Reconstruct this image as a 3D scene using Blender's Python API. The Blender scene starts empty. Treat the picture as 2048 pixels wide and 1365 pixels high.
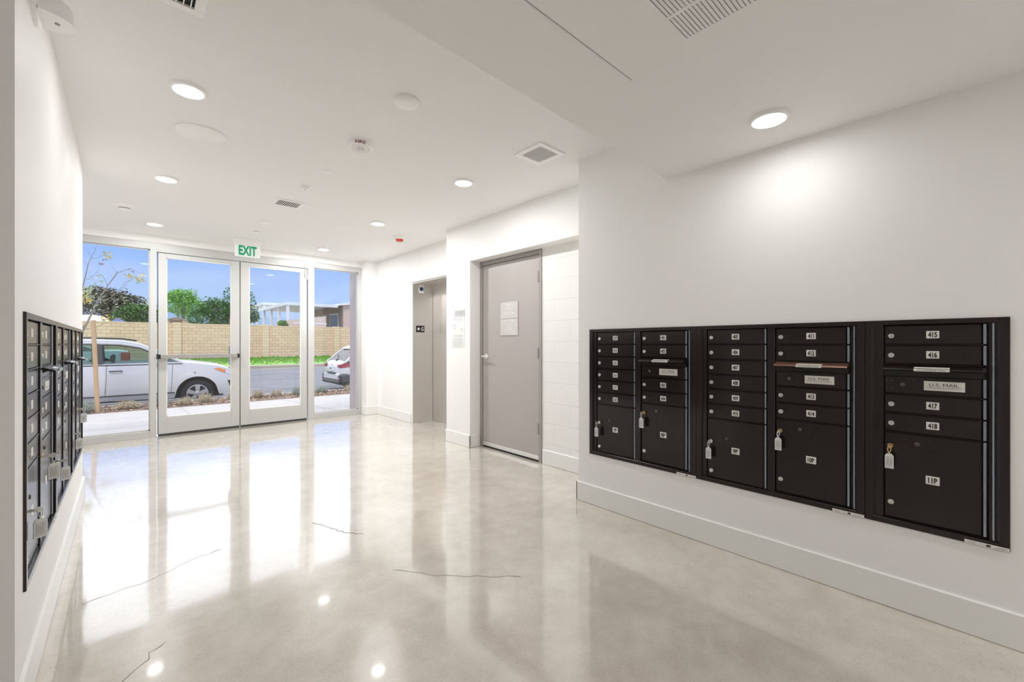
import bpy, math, random
from mathutils import Vector, Matrix
R=math.radians
random.seed(7)
scn=bpy.context.scene
COL=scn.collection

# ------------------------------------------------------------------ camera
EYE=1.2; FPX=853.0; YAW=math.atan2(774,853)
cd=bpy.data.cameras.new('camera'); cam=bpy.data.objects.new('camera',cd); COL.objects.link(cam)
cd.sensor_width=36; cd.lens=FPX/2048*36; cd.shift_y=5.5/2048; cd.clip_start=.05; cd.clip_end=3000
cam.location=(0,0,EYE); cam.rotation_euler=(R(90),0,-YAW)
scn.camera=cam
scn.view_settings.view_transform='Standard'; scn.view_settings.look='None'
scn.view_settings.gamma=1; scn.view_settings.use_curve_mapping=False
scn.view_settings.exposure=0.45
try:
    scn.cycles.max_bounces=12; scn.cycles.diffuse_bounces=8; scn.cycles.glossy_bounces=4
    scn.cycles.transparent_max_bounces=24; scn.cycles.sample_clamp_indirect=4; scn.cycles.sample_clamp_direct=3
    scn.cycles.use_denoising=True
except Exception: pass

# ------------------------------------------------------------------ world
SKY_K=1.13; LAMP_W=9.0; FILL_W=3.0; SUN_W=1.3
w=bpy.data.worlds.new('sky'); scn.world=w; w.use_nodes=True
nt=w.node_tree; nt.nodes.clear()
def N(nt,t,**k):
    n=nt.nodes.new(t)
    for a,b in k.items(): setattr(n,a,b)
    return n
out=N(nt,'ShaderNodeOutputWorld'); bg=N(nt,'ShaderNodeBackground'); tc=N(nt,'ShaderNodeTexCoord')
sep=N(nt,'ShaderNodeSeparateXYZ'); rp=N(nt,'ShaderNodeValToRGB'); mx=N(nt,'ShaderNodeMix',data_type='RGBA')
nz=N(nt,'ShaderNodeTexNoise'); mp=N(nt,'ShaderNodeMapping'); cr=N(nt,'ShaderNodeValToRGB')
L=nt.links.new
L(tc.outputs['Generated'],sep.inputs[0]); L(sep.outputs['Z'],rp.inputs[0])
e=rp.color_ramp.elements
e[0].position=0.0; e[0].color=(.36,.47,.66,1); e[1].position=.9; e[1].color=(.45,.55,.80,1)
x=e.new(.08); x.color=(.31,.435,.68,1); x=e.new(.17); x.color=(.215,.355,.68,1); x=e.new(.42); x.color=(.35,.50,.85,1)
mp.inputs['Scale'].default_value=(1.2,1.2,6); L(tc.outputs['Generated'],mp.inputs[0]); L(mp.outputs[0],nz.inputs['Vector'])
nz.inputs['Scale'].default_value=2.2; nz.inputs['Detail'].default_value=5
cr.color_ramp.elements[0].position=.42; cr.color_ramp.elements[1].position=.72
cr.color_ramp.elements[1].color=(.62,.62,.62,1)
L(nz.outputs['Fac'],cr.inputs[0]); L(cr.outputs[0],mx.inputs[0]); L(rp.outputs[0],mx.inputs[6])
mx.inputs[7].default_value=(.40,.49,.70,1)
# bright out-of-view band added high in the street-side sky to light the lobby
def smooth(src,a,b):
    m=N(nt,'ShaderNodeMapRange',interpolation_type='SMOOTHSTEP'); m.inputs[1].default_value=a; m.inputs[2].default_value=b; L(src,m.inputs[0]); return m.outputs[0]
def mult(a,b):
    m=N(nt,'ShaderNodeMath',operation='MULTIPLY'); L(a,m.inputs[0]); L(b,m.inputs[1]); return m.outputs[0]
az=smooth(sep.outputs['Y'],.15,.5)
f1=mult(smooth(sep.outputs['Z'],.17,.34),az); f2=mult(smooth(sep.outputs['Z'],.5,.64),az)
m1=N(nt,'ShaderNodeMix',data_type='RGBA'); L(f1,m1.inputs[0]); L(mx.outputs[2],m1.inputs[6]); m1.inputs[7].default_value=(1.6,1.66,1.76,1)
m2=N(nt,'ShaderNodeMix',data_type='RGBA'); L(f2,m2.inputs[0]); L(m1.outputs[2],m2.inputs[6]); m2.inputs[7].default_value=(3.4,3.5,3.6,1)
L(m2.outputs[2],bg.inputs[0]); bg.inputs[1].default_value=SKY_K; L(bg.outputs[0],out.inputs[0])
sd=bpy.data.lights.new('sun','SUN'); sun=bpy.data.objects.new('sun',sd); COL.objects.link(sun)
sd.energy=SUN_W; sd.angle=R(14); sd.color=(1,.93,.82); sun.rotation_euler=(R(38),R(-18),0)

# ------------------------------------------------------------------ helpers
def px(x,y,Y):
    """point on the vertical plane Y seen at a photo pixel, used for measuring"""
    a=(x-1024)/FPX; b=-(y-688)/FPX
    dx=math.sin(YAW)+a*math.cos(YAW); dy=math.cos(YAW)-a*math.sin(YAW)
    return (dx/dy*Y, Y, EYE+b/dy*Y)
MATS={}
def mat(name,col,rough=.5,metal=0,var=.04,scale=6,bump=0,bscale=40,coat=0,spec=.5,emit=None,es=0):
    if name in MATS: return MATS[name]
    m=bpy.data.materials.new(name); m.use_nodes=True; t=m.node_tree; b=t.nodes['Principled BSDF']
    b.inputs['Roughness'].default_value=rough; b.inputs['Metallic'].default_value=metal
    b.inputs['Coat Weight'].default_value=coat; b.inputs['Coat Roughness'].default_value=.08
    b.inputs['Specular IOR Level'].default_value=spec
    c=N(t,'ShaderNodeTexCoord'); n=N(t,'ShaderNodeTexNoise'); n.inputs['Scale'].default_value=scale; n.inputs['Detail'].default_value=4
    r=N(t,'ShaderNodeMix',data_type='RGBA')
    r.inputs[6].default_value=tuple(min(1,v*(1-var)) for v in col)+(1,)
    r.inputs[7].default_value=tuple(min(1,v*(1+var)) for v in col)+(1,)
    t.links.new(c.outputs['Object'],n.inputs['Vector']); t.links.new(n.outputs['Fac'],r.inputs[0]); t.links.new(r.outputs[2],b.inputs['Base Color'])
    if bump:
        n2=N(t,'ShaderNodeTexNoise'); n2.inputs['Scale'].default_value=bscale; n2.inputs['Detail'].default_value=3
        bp=N(t,'ShaderNodeBump'); bp.inputs['Strength'].default_value=bump; bp.inputs['Distance'].default_value=.01
        t.links.new(c.outputs['Object'],n2.inputs['Vector']); t.links.new(n2.outputs['Fac'],bp.inputs['Height']); t.links.new(bp.outputs[0],b.inputs['Normal'])
    if emit: b.inputs['Emission Color'].default_value=tuple(emit)+(1,); b.inputs['Emission Strength'].default_value=es
    MATS[name]=m; return m
def glass_mat(name,tint=(1,1,1),ior=1.45,rough=0):
    m=bpy.data.materials.new(name); m.use_nodes=True; t=m.node_tree; t.nodes.clear()
    o=N(t,'ShaderNodeOutputMaterial'); a=N(t,'ShaderNodeBsdfTransparent'); g=N(t,'ShaderNodeBsdfGlossy'); f=N(t,'ShaderNodeFresnel'); s=N(t,'ShaderNodeMixShader')
    f.inputs[0].default_value=ior; g.inputs['Roughness'].default_value=rough; a.inputs[0].default_value=tuple(tint)+(1,)
    t.links.new(f.outputs[0],s.inputs[0]); t.links.new(a.outputs[0],s.inputs[1]); t.links.new(g.outputs[0],s.inputs[2]); t.links.new(s.outputs[0],o.inputs[0])
    MATS[name]=m; return m

class MB:
    def __init__(s): s.v=[]; s.f=[]; s.m=[]; s.ms=[]; s.M=Matrix.Identity(4)
    def mi(s,m):
        if m not in s.ms: s.ms.append(m)
        return s.ms.index(m)
    def add(s,vs,fs,m):
        o=len(s.v); i=s.mi(m)
        for p in vs: s.v.append(tuple(s.M@Vector(p)))
        for f in fs: s.f.append(tuple(o+k for k in f)); s.m.append(i)
        return s
    def box(s,x0,x1,y0,y1,z0,z1,m):
        return s.add([(x,y,z) for z in(z0,z1) for y in(y0,y1) for x in(x0,x1)],
          [(0,2,3,1),(4,5,7,6),(0,1,5,4),(2,6,7,3),(0,4,6,2),(1,3,7,5)],m)
    def bbox(s,x0,x1,y0,y1,z0,z1,m,b=.003):
        """box with chamfered edges"""
        X=(x0,x1);Y=(y0,y1);Z=(z0,z1); vs=[];id={}
        for i in(0,1):
            for j in(0,1):
                for k in(0,1):
                    for a in(0,1,2):
                        p=[X[i]+(b if i==0 else -b),Y[j]+(b if j==0 else -b),Z[k]+(b if k==0 else -b)]
                        p[a]=(X[i],Y[j],Z[k])[a]; id[i,j,k,a]=len(vs); vs.append(tuple(p))
        F=[]
        for i in(0,1): F.append([id[i,j,k,0] for j,k in((0,0),(1,0),(1,1),(0,1))][::(1 if i else -1)])
        for j in(0,1): F.append([id[i,j,k,1] for i,k in((0,0),(0,1),(1,1),(1,0))][::(1 if j else -1)])
        for k in(0,1): F.append([id[i,j,k,2] for i,j in((0,0),(1,0),(1,1),(0,1))][::(1 if k else -1)])
        for j in(0,1):
            for k in(0,1): F.append([id[0,j,k,1],id[1,j,k,1],id[1,j,k,2],id[0,j,k,2]])
        for i in(0,1):
            for k in(0,1): F.append([id[i,0,k,0],id[i,1,k,0],id[i,1,k,2],id[i,0,k,2]])
            for j in(0,1): F.append([id[i,j,0,0],id[i,j,1,0],id[i,j,1,1],id[i,j,0,1]])
            for j in(0,1):
                for k in(0,1): F.append([id[i,j,k,0],id[i,j,k,1],id[i,j,k,2]])
        return s.add(vs,F,m)
    def lathe(s,prof,c,m,axis='z',n=24,cap=True):
        vs=[];fs=[]
        for r,h in prof:
            for k in range(n):
                a=2*math.pi*k/n; p=(r*math.cos(a),r*math.sin(a),h)
                if axis=='y': p=(p[0],p[2],p[1])
                if axis=='x': p=(p[2],p[0],p[1])
                vs.append((p[0]+c[0],p[1]+c[1],p[2]+c[2]))
        for i in range(len(prof)-1):
            for k in range(n): fs.append((i*n+k,i*n+(k+1)%n,(i+1)*n+(k+1)%n,(i+1)*n+k))
        if cap: fs.append(tuple(range(n))); fs.append(tuple(range((len(prof)-1)*n,len(prof)*n)))
        return s.add(vs,fs,m)
    def prism(s,pts,a0,a1,m,axis='y'):
        """outline in the plane across axis, swept from a0 to a1"""
        def P(p,a): return {'y':(p[0],a,p[1]),'x':(a,p[0],p[1]),'z':(p[0],p[1],a)}[axis]
        n=len(pts)
        return s.add([P(p,a0) for p in pts]+[P(p,a1) for p in pts],[tuple(range(n)),tuple(range(2*n-1,n-1,-1))]+[(k,(k+1)%n,n+(k+1)%n,n+k) for k in range(n)],m)
    def tube(s,path,r,m,n=8,closed=False):
        vs=[];fs=[];P=[Vector(p) for p in path]; K=len(P)
        rr=r if isinstance(r,(list,tuple)) else [r]*K
        up=Vector((0,0,1)); pa=None
        for i,p in enumerate(P):
            d=(P[(i+1)%K]-P[i-1]) if closed else (P[min(i+1,K-1)]-P[max(i-1,0)])
            d.normalize()
            if pa is None: a=d.cross(up if abs(d.z)<.9 else Vector((1,0,0))).normalized()
            else: a=(pa-d*pa.dot(d)).normalized()
            pa=a; b=d.cross(a)
            for k in range(n):
                t=2*math.pi*k/n; vs.append(tuple(p+(a*math.cos(t)+b*math.sin(t))*rr[i]))
        for i in range(K if closed else K-1):
            j=(i+1)%K
            for k in range(n): fs.append((i*n+k,i*n+(k+1)%n,j*n+(k+1)%n,j*n+k))
        if not closed: fs.append(tuple(range(n))); fs.append(tuple(range((K-1)*n,K*n)))
        return s.add(vs,fs,m)
    def text(s,txt,M,size,m,sx=1,depth=.0006,bold=.02):
        """centred text standing in the local xz plane, facing -y"""
        vs,fs=text_mesh(txt,bold)
        xs=[v[0] for v in vs]; ys=[v[1] for v in vs]; cx=(min(xs)+max(xs))/2; cy=(min(ys)+max(ys))/2
        if max(ys)-min(ys)>0: k=size/(max(ys)-min(ys))
        o=s.M; s.M=o@M
        s.add([((v[0]-cx)*k*sx,-depth,(v[1]-cy)*k) for v in vs],fs,m); s.M=o
        return s
    def build(s,name,parent=None,smooth=False,bevel=0,loc=None,rz=0):
        me=bpy.data.meshes.new(name); me.from_pydata(s.v,[],s.f)
        for m in s.ms: me.materials.append(m)
        me.polygons.foreach_set('material_index',s.m); me.update()
        if smooth:
            me.polygons.foreach_set('use_smooth',[True]*len(me.polygons))
            try: me.set_sharp_from_angle(angle=R(smooth if smooth is not True else 40))
            except Exception: pass
        o=bpy.data.objects.new(name,me); COL.objects.link(o)
        if parent: o.parent=parent
        if loc: o.location=loc
        if rz: o.rotation_euler=(0,0,rz)
        if bevel:
            b=o.modifiers.new('bevel','BEVEL'); b.width=bevel; b.segments=2; b.limit_method='ANGLE'; b.angle_limit=R(50)
        return o
_T={}
def text_mesh(txt,bold=.02):
    if (txt,bold) in _T: return _T[txt,bold]
    c=bpy.data.curves.new('t','FONT'); c.body=txt; c.offset=bold; c.align_x='CENTER'; c.resolution_u=3
    o=bpy.data.objects.new('t',c); COL.objects.link(o)
    dg=bpy.context.evaluated_depsgraph_get(); dg.update(); e=o.evaluated_get(dg); me=e.to_mesh()
    r=([tuple(v.co) for v in me.vertices],[tuple(p.vertices) for p in me.polygons])
    e.to_mesh_clear(); bpy.data.objects.remove(o); bpy.data.curves.remove(c)
    _T[txt,bold]=r; return r
def T(x,y,z): return Matrix.Translation((x,y,z))
def tag(o,label=None,cat=None,group=None,kind=None):
    if label: o['label']=label
    if cat: o['category']=cat
    if group: o['group']=group
    if kind: o['kind']=kind
    return o
def empty(name,loc=(0,0,0),rz=0):
    o=bpy.data.objects.new(name,None); COL.objects.link(o); o.location=loc; o.rotation_euler=(0,0,rz); o.empty_display_size=.1; return o
def struct(o): o['kind']='structure'; return o
def copy_tree(o,parent=None):
    c=o.copy(); COL.objects.link(c); c.parent=parent
    for ch in list(o.children): copy_tree(ch,c)
    return c

# ------------------------------------------------------------------ materials
paint=mat('wall_paint',(.89,.888,.882),.55,bump=.04,bscale=220,var=.012,scale=1.2)
ceilm=mat('ceiling_paint',(.862,.865,.862),.6,var=.01,bump=.03,bscale=200,scale=1)
trimm=mat('trim_paint',(.86,.86,.84),.3,var=.01)
alum=mat('storefront_paint',(.54,.545,.535),.38,var=.02)
alum2=mat('gasket_and_gap_shade',(.05,.05,.05),.6)
steel=mat('brushed_steel',(.78,.75,.72),.42,1,var=.06,scale=3)
chrome=mat('satin_metal',(.85,.84,.82),.36,1,var=.03)
bronze=mat('mailbox_paint',(.014,.0085,.0075),.24,0,var=.15,scale=3,spec=.42,coat=.15)
hinge=mat('hinge_metal',(.34,.37,.42),.28,1,var=.05)
white=mat('white_plastic',(.93,.93,.93),.35,var=.02)
platem=mat('plate_white',(.78,.76,.72),.4,var=.02)
hsteel=mat('hinge_steel',(.36,.34,.32),.4,.6)
ink=mat('black_ink',(.015,.015,.015),.6)
greyink=mat('grey_ink',(.30,.30,.31),.6)
dark=mat('dark_void',(.012,.012,.012),.7)
glass=glass_mat('window_glass',(.985,.985,.985))
cglass=glass_mat('car_glass',(.55,.66,.62))
rearglass=glass_mat('car_rear_glass',(.22,.24,.26))

def floor_mat():
    m=bpy.data.materials.new('polished_concrete'); m.use_nodes=True; t=m.node_tree; b=t.nodes['Principled BSDF']; l=t.links.new
    c=N(t,'ShaderNodeTexCoord')
    def noise(s,d=6,r=.6):
        n=N(t,'ShaderNodeTexNoise'); n.inputs['Scale'].default_value=s; n.inputs['Detail'].default_value=d; n.inputs['Roughness'].default_value=r; l(c.outputs['Object'],n.inputs['Vector']); return n
    def ramp(src,els):
        r=N(t,'ShaderNodeValToRGB'); e=r.color_ramp.elements
        e[0].position,e[0].color=els[0][0],els[0][1]+(1,); e[1].position,e[1].color=els[-1][0],els[-1][1]+(1,)
        for p,q in els[1:-1]: k=e.new(p); k.color=q+(1,)
        l(src,r.inputs[0]); return r
    n1=noise(1.1,5,.55); r1=ramp(n1.outputs['Fac'],[(.3,(.56,.508,.44)),(.5,(.66,.61,.545)),(.72,(.76,.715,.655))])
    n2=noise(7,8,.7); r2=ramp(n2.outputs['Fac'],[(.33,(.86,.845,.82)),(.65,(1.0,1.0,1.0))])
    n3=noise(140,2,.5); r3=ramp(n3.outputs['Fac'],[(.30,(.80,.79,.77)),(.42,(1,1,1))])
    v=N(t,'ShaderNodeTexVoronoi'); v.inputs['Scale'].default_value=95; l(c.outputs['Object'],v.inputs['Vector'])
    n4=noise(2.3,3,.5); 
    lt=N(t,'ShaderNodeMath',operation='LESS_THAN'); lt.inputs[1].default_value=.11; l(v.outputs['Distance'],lt.inputs[0])
    gt=N(t,'ShaderNodeMath',operation='GREATER_THAN'); gt.inputs[1].default_value=.56; l(n4.outputs['Fac'],gt.inputs[0])
    mu=N(t,'ShaderNodeMath',operation='MULTIPLY'); l(lt.outputs[0],mu.inputs[0]); l(gt.outputs[0],mu.inputs[1])
    def mul(a,bb,f=1):
        x=N(t,'ShaderNodeMix',data_type='RGBA',blend_type='MULTIPLY'); x.inputs[0].default_value=f; l(a,x.inputs[6]); l(bb,x.inputs[7]); return x.outputs[2]
    q=mul(mul(r1.outputs[0],r2.outputs[0]),r3.outputs[0])
    x=N(t,'ShaderNodeMix',data_type='RGBA'); l(mu.outputs[0],x.inputs[0]); l(q,x.inputs[6]); x.inputs[7].default_value=(.33,.30,.26,1)
    l(x.outputs[2],b.inputs['Base Color'])
    rr=N(t,'ShaderNodeMapRange'); rr.inputs[3].default_value=.09; rr.inputs[4].default_value=.19; l(n2.outputs['Fac'],rr.inputs[0]); l(rr.outputs[0],b.inputs['Roughness'])
    b.inputs['IOR'].default_value=1.6; b.inputs['Coat IOR'].default_value=1.7; b.inputs['Coat Weight'].default_value=1; b.inputs['Coat Roughness'].default_value=.06
    nb=noise(1.6,2,.4); bp=N(t,'ShaderNodeBump'); bp.inputs['Strength'].default_value=.10; bp.inputs['Distance'].default_value=.02; l(nb.outputs['Fac'],bp.inputs['Height']); l(bp.outputs[0],b.inputs['Normal']); l(bp.outputs[0],b.inputs['Coat Normal'])
    return m
def block_mat(name,c1,c2,mortar,bw,bh,msize,axis,bump,rough=.85):
    m=bpy.data.materials.new(name); m.use_nodes=True; t=m.node_tree; b=t.nodes['Principled BSDF']; l=t.links.new
    b.inputs['Roughness'].default_value=rough
    c=N(t,'ShaderNodeTexCoord'); s=N(t,'ShaderNodeSeparateXYZ'); k=N(t,'ShaderNodeCombineXYZ'); l(c.outputs['Object'],s.inputs[0]); l(s.outputs[axis],k.inputs[0]); l(s.outputs['Z'],k.inputs[1])
    br=N(t,'ShaderNodeTexBrick'); l(k.outputs[0],br.inputs['Vector']); br.inputs['Scale'].default_value=1
    br.inputs['Brick Width'].default_value=bw; br.inputs['Row Height'].default_value=bh; br.inputs['Mortar Size'].default_value=msize; br.inputs['Mortar Smooth'].default_value=.3
    br.inputs['Color1'].default_value=c1+(1,); br.inputs['Color2'].default_value=c2+(1,); br.inputs['Mortar'].default_value=mortar+(1,); l(br.outputs['Color'],b.inputs['Base Color'])
    iv=N(t,'ShaderNodeMath',operation='SUBTRACT'); iv.inputs[0].default_value=1; l(br.outputs['Fac'],iv.inputs[1])
    nn=N(t,'ShaderNodeTexNoise'); nn.inputs['Scale'].default_value=60; nn.inputs['Detail'].default_value=4; l(c.outputs['Object'],nn.inputs['Vector'])
    ma=N(t,'ShaderNodeMath',operation='MULTIPLY_ADD'); ma.inputs[1].default_value=.12; l(nn.outputs['Fac'],ma.inputs[0]); l(iv.outputs[0],ma.inputs[2])
    bp=N(t,'ShaderNodeBump'); bp.inputs['Strength'].default_value=bump; bp.inputs['Distance'].default_value=.01; l(ma.outputs[0],bp.inputs['Height']); l(bp.outputs[0],b.inputs['Normal'])
    return m
cmu=block_mat('painted_block',(.87,.865,.85),(.87,.865,.85),(.84,.835,.82),.40,.203,.008,'Y',.28,.5)
tanblock=block_mat('tan_block',(.84,.56,.375),(.94,.655,.45),(.54,.35,.22),.4,.2,.011,'X',.6)

pilblock=block_mat('pilaster_block',(.90,.63,.43),(.96,.69,.49),(.60,.41,.27),40,.2,.011,'X',.6)
# ================================================================== ROOM
XL,XR,XD,XP,XE=-.25,2.59,3.10,2.945,3.21
YL,YR,YS=4.80,2.09,7.13
ZC,ZS=2.60,2.265
BK=-2.6   # back of the lobby, behind the camera
fl=struct(MB().box(-2.4,3.9,BK-.2,7.16,-.12,0,floor_mat()).build('floor'))
ck=MB()
def crack(pts,w=.0016):
    m=mat('crack_line',(.26,.23,.20),.8); P=[Vector((p[0],p[1],.0008)) for p in pts]
    Q=[P[0]]
    for a,b in zip(P,P[1:]):
        for k in range(1,6):
            q=a.lerp(b,k/5)+Vector((random.uniform(-.012,.012),random.uniform(-.012,.012),0)); Q.append(q)
    vs=[];fs=[]
    for i,q in enumerate(Q):
        d=(Q[min(i+1,len(Q)-1)]-Q[max(i-1,0)]).normalized(); n=Vector((-d.y,d.x,0))*w*1.7*random.uniform(.35,1)
        vs+=[tuple(q+n),tuple(q-n)]
    for i in range(len(Q)-1): fs.append((2*i,2*i+1,2*i+3,2*i+2))
    MB().add(vs,fs,m).build('crack',fl)
crack([(.93,3.02),(1.0,2.86),(1.03,2.72),(1.12,2.62)],.0022)
crack([(1.05,2.1),(1.18,1.92),(1.3,1.78),(1.5,1.60)],.0013)
crack([(-.15,2.78),(.1,2.84),(.3,2.96),(.42,2.98)],.0012)
crack([(-.14,1.9),(.02,2.08),(.12,2.22)],.0010)
# walls
def wallobj(name,boxes,m=paint):
    b=MB()
    for q in boxes: b.box(*q,m)
    return struct(b.build(name))
wallobj('wall_left',[(-.9,XL-.03,1.99,YL,0,ZC),(XL-.03,XL,1.99,2.1312,0,ZC),(XL-.03,XL,4.6925,YL,0,ZC),(XL-.03,XL,2.1312,4.6925,0,.3765),(XL-.03,XL,2.1312,4.6925,1.3065,ZC)])
wallobj('wall_left_front',[(-2.6,-.9,1.99,2.15,0,ZC)])
wallobj('wall_left_back',[(-2.6,-2.4,BK,1.99,0,ZC)])
wallobj('wall_left_entry',[(-1.15,-.95,YL-.1,7.3,0,ZC)])
wallobj('wall_right',[(XR+.03,XD+.3,BK,YR,0,ZC),(XR,XR+.03,BK,-.0745,0,ZC),(XR,XR+.03,1.9815,YR,0,ZC),(XR,XR+.03,-.0745,1.9815,0,.3765),(XR,XR+.03,-.0745,1.9815,1.3065,ZC)])
wallobj('wall_rear',[(-2.6,XD+.3,BK-.2,BK,0,ZC)])
struct(MB().box(XD,XD+.3,YR,2.975,0,2.16,cmu).build('wall_block'))
wallobj('wall_bulkhead',[(XP,XD+.3,YR,3.966,2.155,ZC)])
# pier between stair door and elevator
struct(MB().box(XP,XD+.3,3.966,4.451,0,ZC,paint).build('wall_pier'))
wallobj('wall_elevator',[(XE,3.70,5.765,7.0,0,ZC),(XE,3.70,4.451,5.765,2.115,ZC),(XE,3.70,4.451,4.66,0,2.115)])
wallobj('wall_elevator_shaft',[(3.62,3.75,4.4,5.8,0,2.3)],dark)
wp=wallobj('wall_pier_entry',[(3.0,XE+.2,6.95,7.28,0,ZC)])
for k,z in enumerate((.32,.55,.85,1.25,1.62,1.98,2.26)):
    MB().lathe([(.006,-.003),(.006,.001)],(XE-.012,6.947,z),chrome,'y',10).build('screw',wp)
wallobj('wall_front_header',[(-1.15,3.0,YS+.005,YS+.15,2.497,ZC)])
# ceilings
struct(MB().box(-2.6,3.75,1.2,7.3,ZC,ZC+.15,ceilm).build('ceiling'))
so=MB(); so.add([(-2.6,BK,ZS),(XD,BK,ZS),(XD,1.39,ZS),(XR,1.372,ZS),(.556,1.287,ZS),(-2.6,1.18,ZS)]+[(-2.6,BK,ZC+.1),(XD,BK,ZC+.1),(XD,1.39,ZC+.1),(XR,1.372,ZC+.1),(.556,1.287,ZC+.1),(-2.6,1.18,ZC+.1)],
  [(0,1,2,3,4,5),(11,10,9,8,7,6)]+[(k,(k+1)%6,6+(k+1)%6,6+k) for k in range(6)],ceilm)
struct(so.build('ceiling_soffit'))
# baseboards
def base(name,x0,x1,y0,y1,h=.145):
    b=MB(); b.bbox(x0,x1,y0,y1,0,h,trimm,.0045); return struct(b.build(name))
base('baseboard_left',XL,XL+.015,1.975,YL+.015)
base('baseboard_left_front',-2.4,XL+.015,1.975,1.99)
base('baseboard_left_end',-.9,XL+.015,YL,YL+.015)
base('baseboard_right',XR-.015,XR,BK,YR+.015)
base('baseboard_right_end',XR-.015,XD,YR,YR+.015)
base('baseboard_block',XD-.015,XD,YR+.015,2.955)
b=MB(); b.bbox(XP-.015,XP,3.951,4.466,0,.145,trimm,.0045); b.bbox(XP-.015,XD-.03,3.951,3.966,0,.145,trimm,.0045); b.bbox(XP-.015,XE,4.451,4.466,0,.145,trimm,.0045)
struct(b.build('baseboard_pier'))
base('baseboard_elevator',XE-.015,XE,5.80,6.95)
b=MB(); b.bbox(2.985,XE,6.935,6.95,0,.145,trimm,.0045); b.bbox(2.985,3.0,6.95,7.11,0,.145,trimm,.0045); struct(b.build('baseboard_entry'))

barm=mat('bar_metal',(.50,.49,.48),.35,.8)
# ---- storefront
Y0,Y1=YS,YS+.115
fr=MB()
def fbox(x0,x1,z0,z1,y0=Y0,y1=Y1): fr.bbox(x0,x1,y0,y1,z0,z1,alum,.002)
fbox(-1.1,3.0,2.41,2.495)            # head
fbox(-1.1,.236,0,.085); fbox(2.225,2.94,0,.085)
fbox(.236,.300,0,2.41); fbox(2.135,2.225,0,2.41); fbox(2.94,3.0,0,2.41); fbox(-1.1,-1.04,.085,2.41)
fbox(.300,2.135,2.385,2.41)
for x0,x1 in((-1.04,.236),(2.225,2.94)):
    for z0,z1 in((.085,.098),(2.397,2.41)): fr.box(x0,x1,Y0+.03,Y0+.045,z0,z1,alum)
    for a in((x0,x0+.012),(x1-.012,x1)): fr.box(a[0],a[1],Y0+.03,Y0+.045,.085,2.41,alum)
fr.box(.30,2.135,Y0+.03,Y1,0,.008,chrome)
struct(fr.build('trim_1'))
for n,(x0,x1) in (('window_1',(-1.04,.236)),('window_2',(2.225,2.94))):
    struct(MB().box(x0,x1,Y0+.046,Y0+.052,.085,2.41,glass).build(n))
def leaf(name,x0,x1,gx0,gx1):
    b=MB(); y0,y1=Y0+.012,Y0+.057; z0,z1=.030,2.375
    b.bbox(x0,gx0,y0,y1,z0,z1,alum,.002); b.bbox(gx1,x1,y0,y1,z0,z1,alum,.002)
    b.bbox(gx0,gx1,y0,y1,z0,.245,alum,.002); b.bbox(gx0,gx1,y0,y1,2.325,z1,alum,.002)
    for q in((gx0,gx0+.009,.245,2.325),(gx1-.009,gx1,.245,2.325),(gx0,gx1,.245,.254),(gx0,gx1,2.316,2.325)): b.box(q[0],q[1],y0+.006,y1-.006,q[2],q[3],trimm)
    b.box(x0,x1,y0+.004,y1-.01,.001,.030,alum2)  # dark strip painting the shade of the gap under the leaf
    b.box(x0-.006,x0,y0+.012,y1,.02,z1,alum2); b.box(x1,x1+.003,y0+.012,y1,.02,z1,alum2)
    o=struct(b.build(name)); struct_child=MB().box(gx0+.005,gx1-.005,y0+.019,y0+.025,.25,2.32,glass).build('pane',o)
    return o
d1=leaf('door_1',.318,1.216,.400,1.116); d2=leaf('door_2',1.226,2.118,1.335,2.034)
b=MB(); y=Y0+.012
b.bbox(.325,1.195,y-.062,y-.022,1.008,1.058,barm,.003); 
for x in(.325,1.145): b.bbox(x,x+.05,y-.024,y+.001,1.012,1.054,chrome,.002)
o=b.build('push_bar',d1); 
b=MB(); b.bbox(.316,.342,y-.064,y-.001,1.005,1.061,dark,.004); b.bbox(1.178,1.204,y-.064,y-.001,1.005,1.061,dark,.004); b.build('end_cap',o)
def pull(x,par):
    y=Y0+.057; c=MB(); P=[(x,y,.90),(x-.0,y+.05,.90),(x-.002,y+.065,.915),(x-.002,y+.065,1.16),(x,y+.05,1.175),(x,y,1.175)]
    P=[(x+.02,y,.90),(x-.03,y+.045,.90),(x-.045,y+.05,.92),(x-.045,y+.05,1.155),(x-.03,y+.045,1.175),(x+.02,y,1.175)]
    c.tube(P,.011,barm,10).build('pull_handle',par,True)
pull(1.15,d1)
b=MB()
for z in(.86,.95,1.13,1.22): b.lathe([(.006,-.002),(.006,.001)],(1.165,Y0+.011,z),chrome,'y',8)
b.build('bolt',d1)
# door contact with looping cable
b=MB(); b.bbox(2.085,2.125,Y0-.012,Y0+.012,2.405,2.455,alum,.003)
b.tube([(2.10,Y0-.006,2.41),(2.085,Y0-.012,2.33),(2.095,Y0-.012,2.24),(2.115,Y0-.01,2.20),(2.125,Y0-.008,2.25),(2.118,Y0-.008,2.36),(2.112,Y0-.004,2.42)],.0045,chrome,6)
tag(b.build('door_cable',None,True),'small grey armoured cable loop at top of right glass door','cable')

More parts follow.
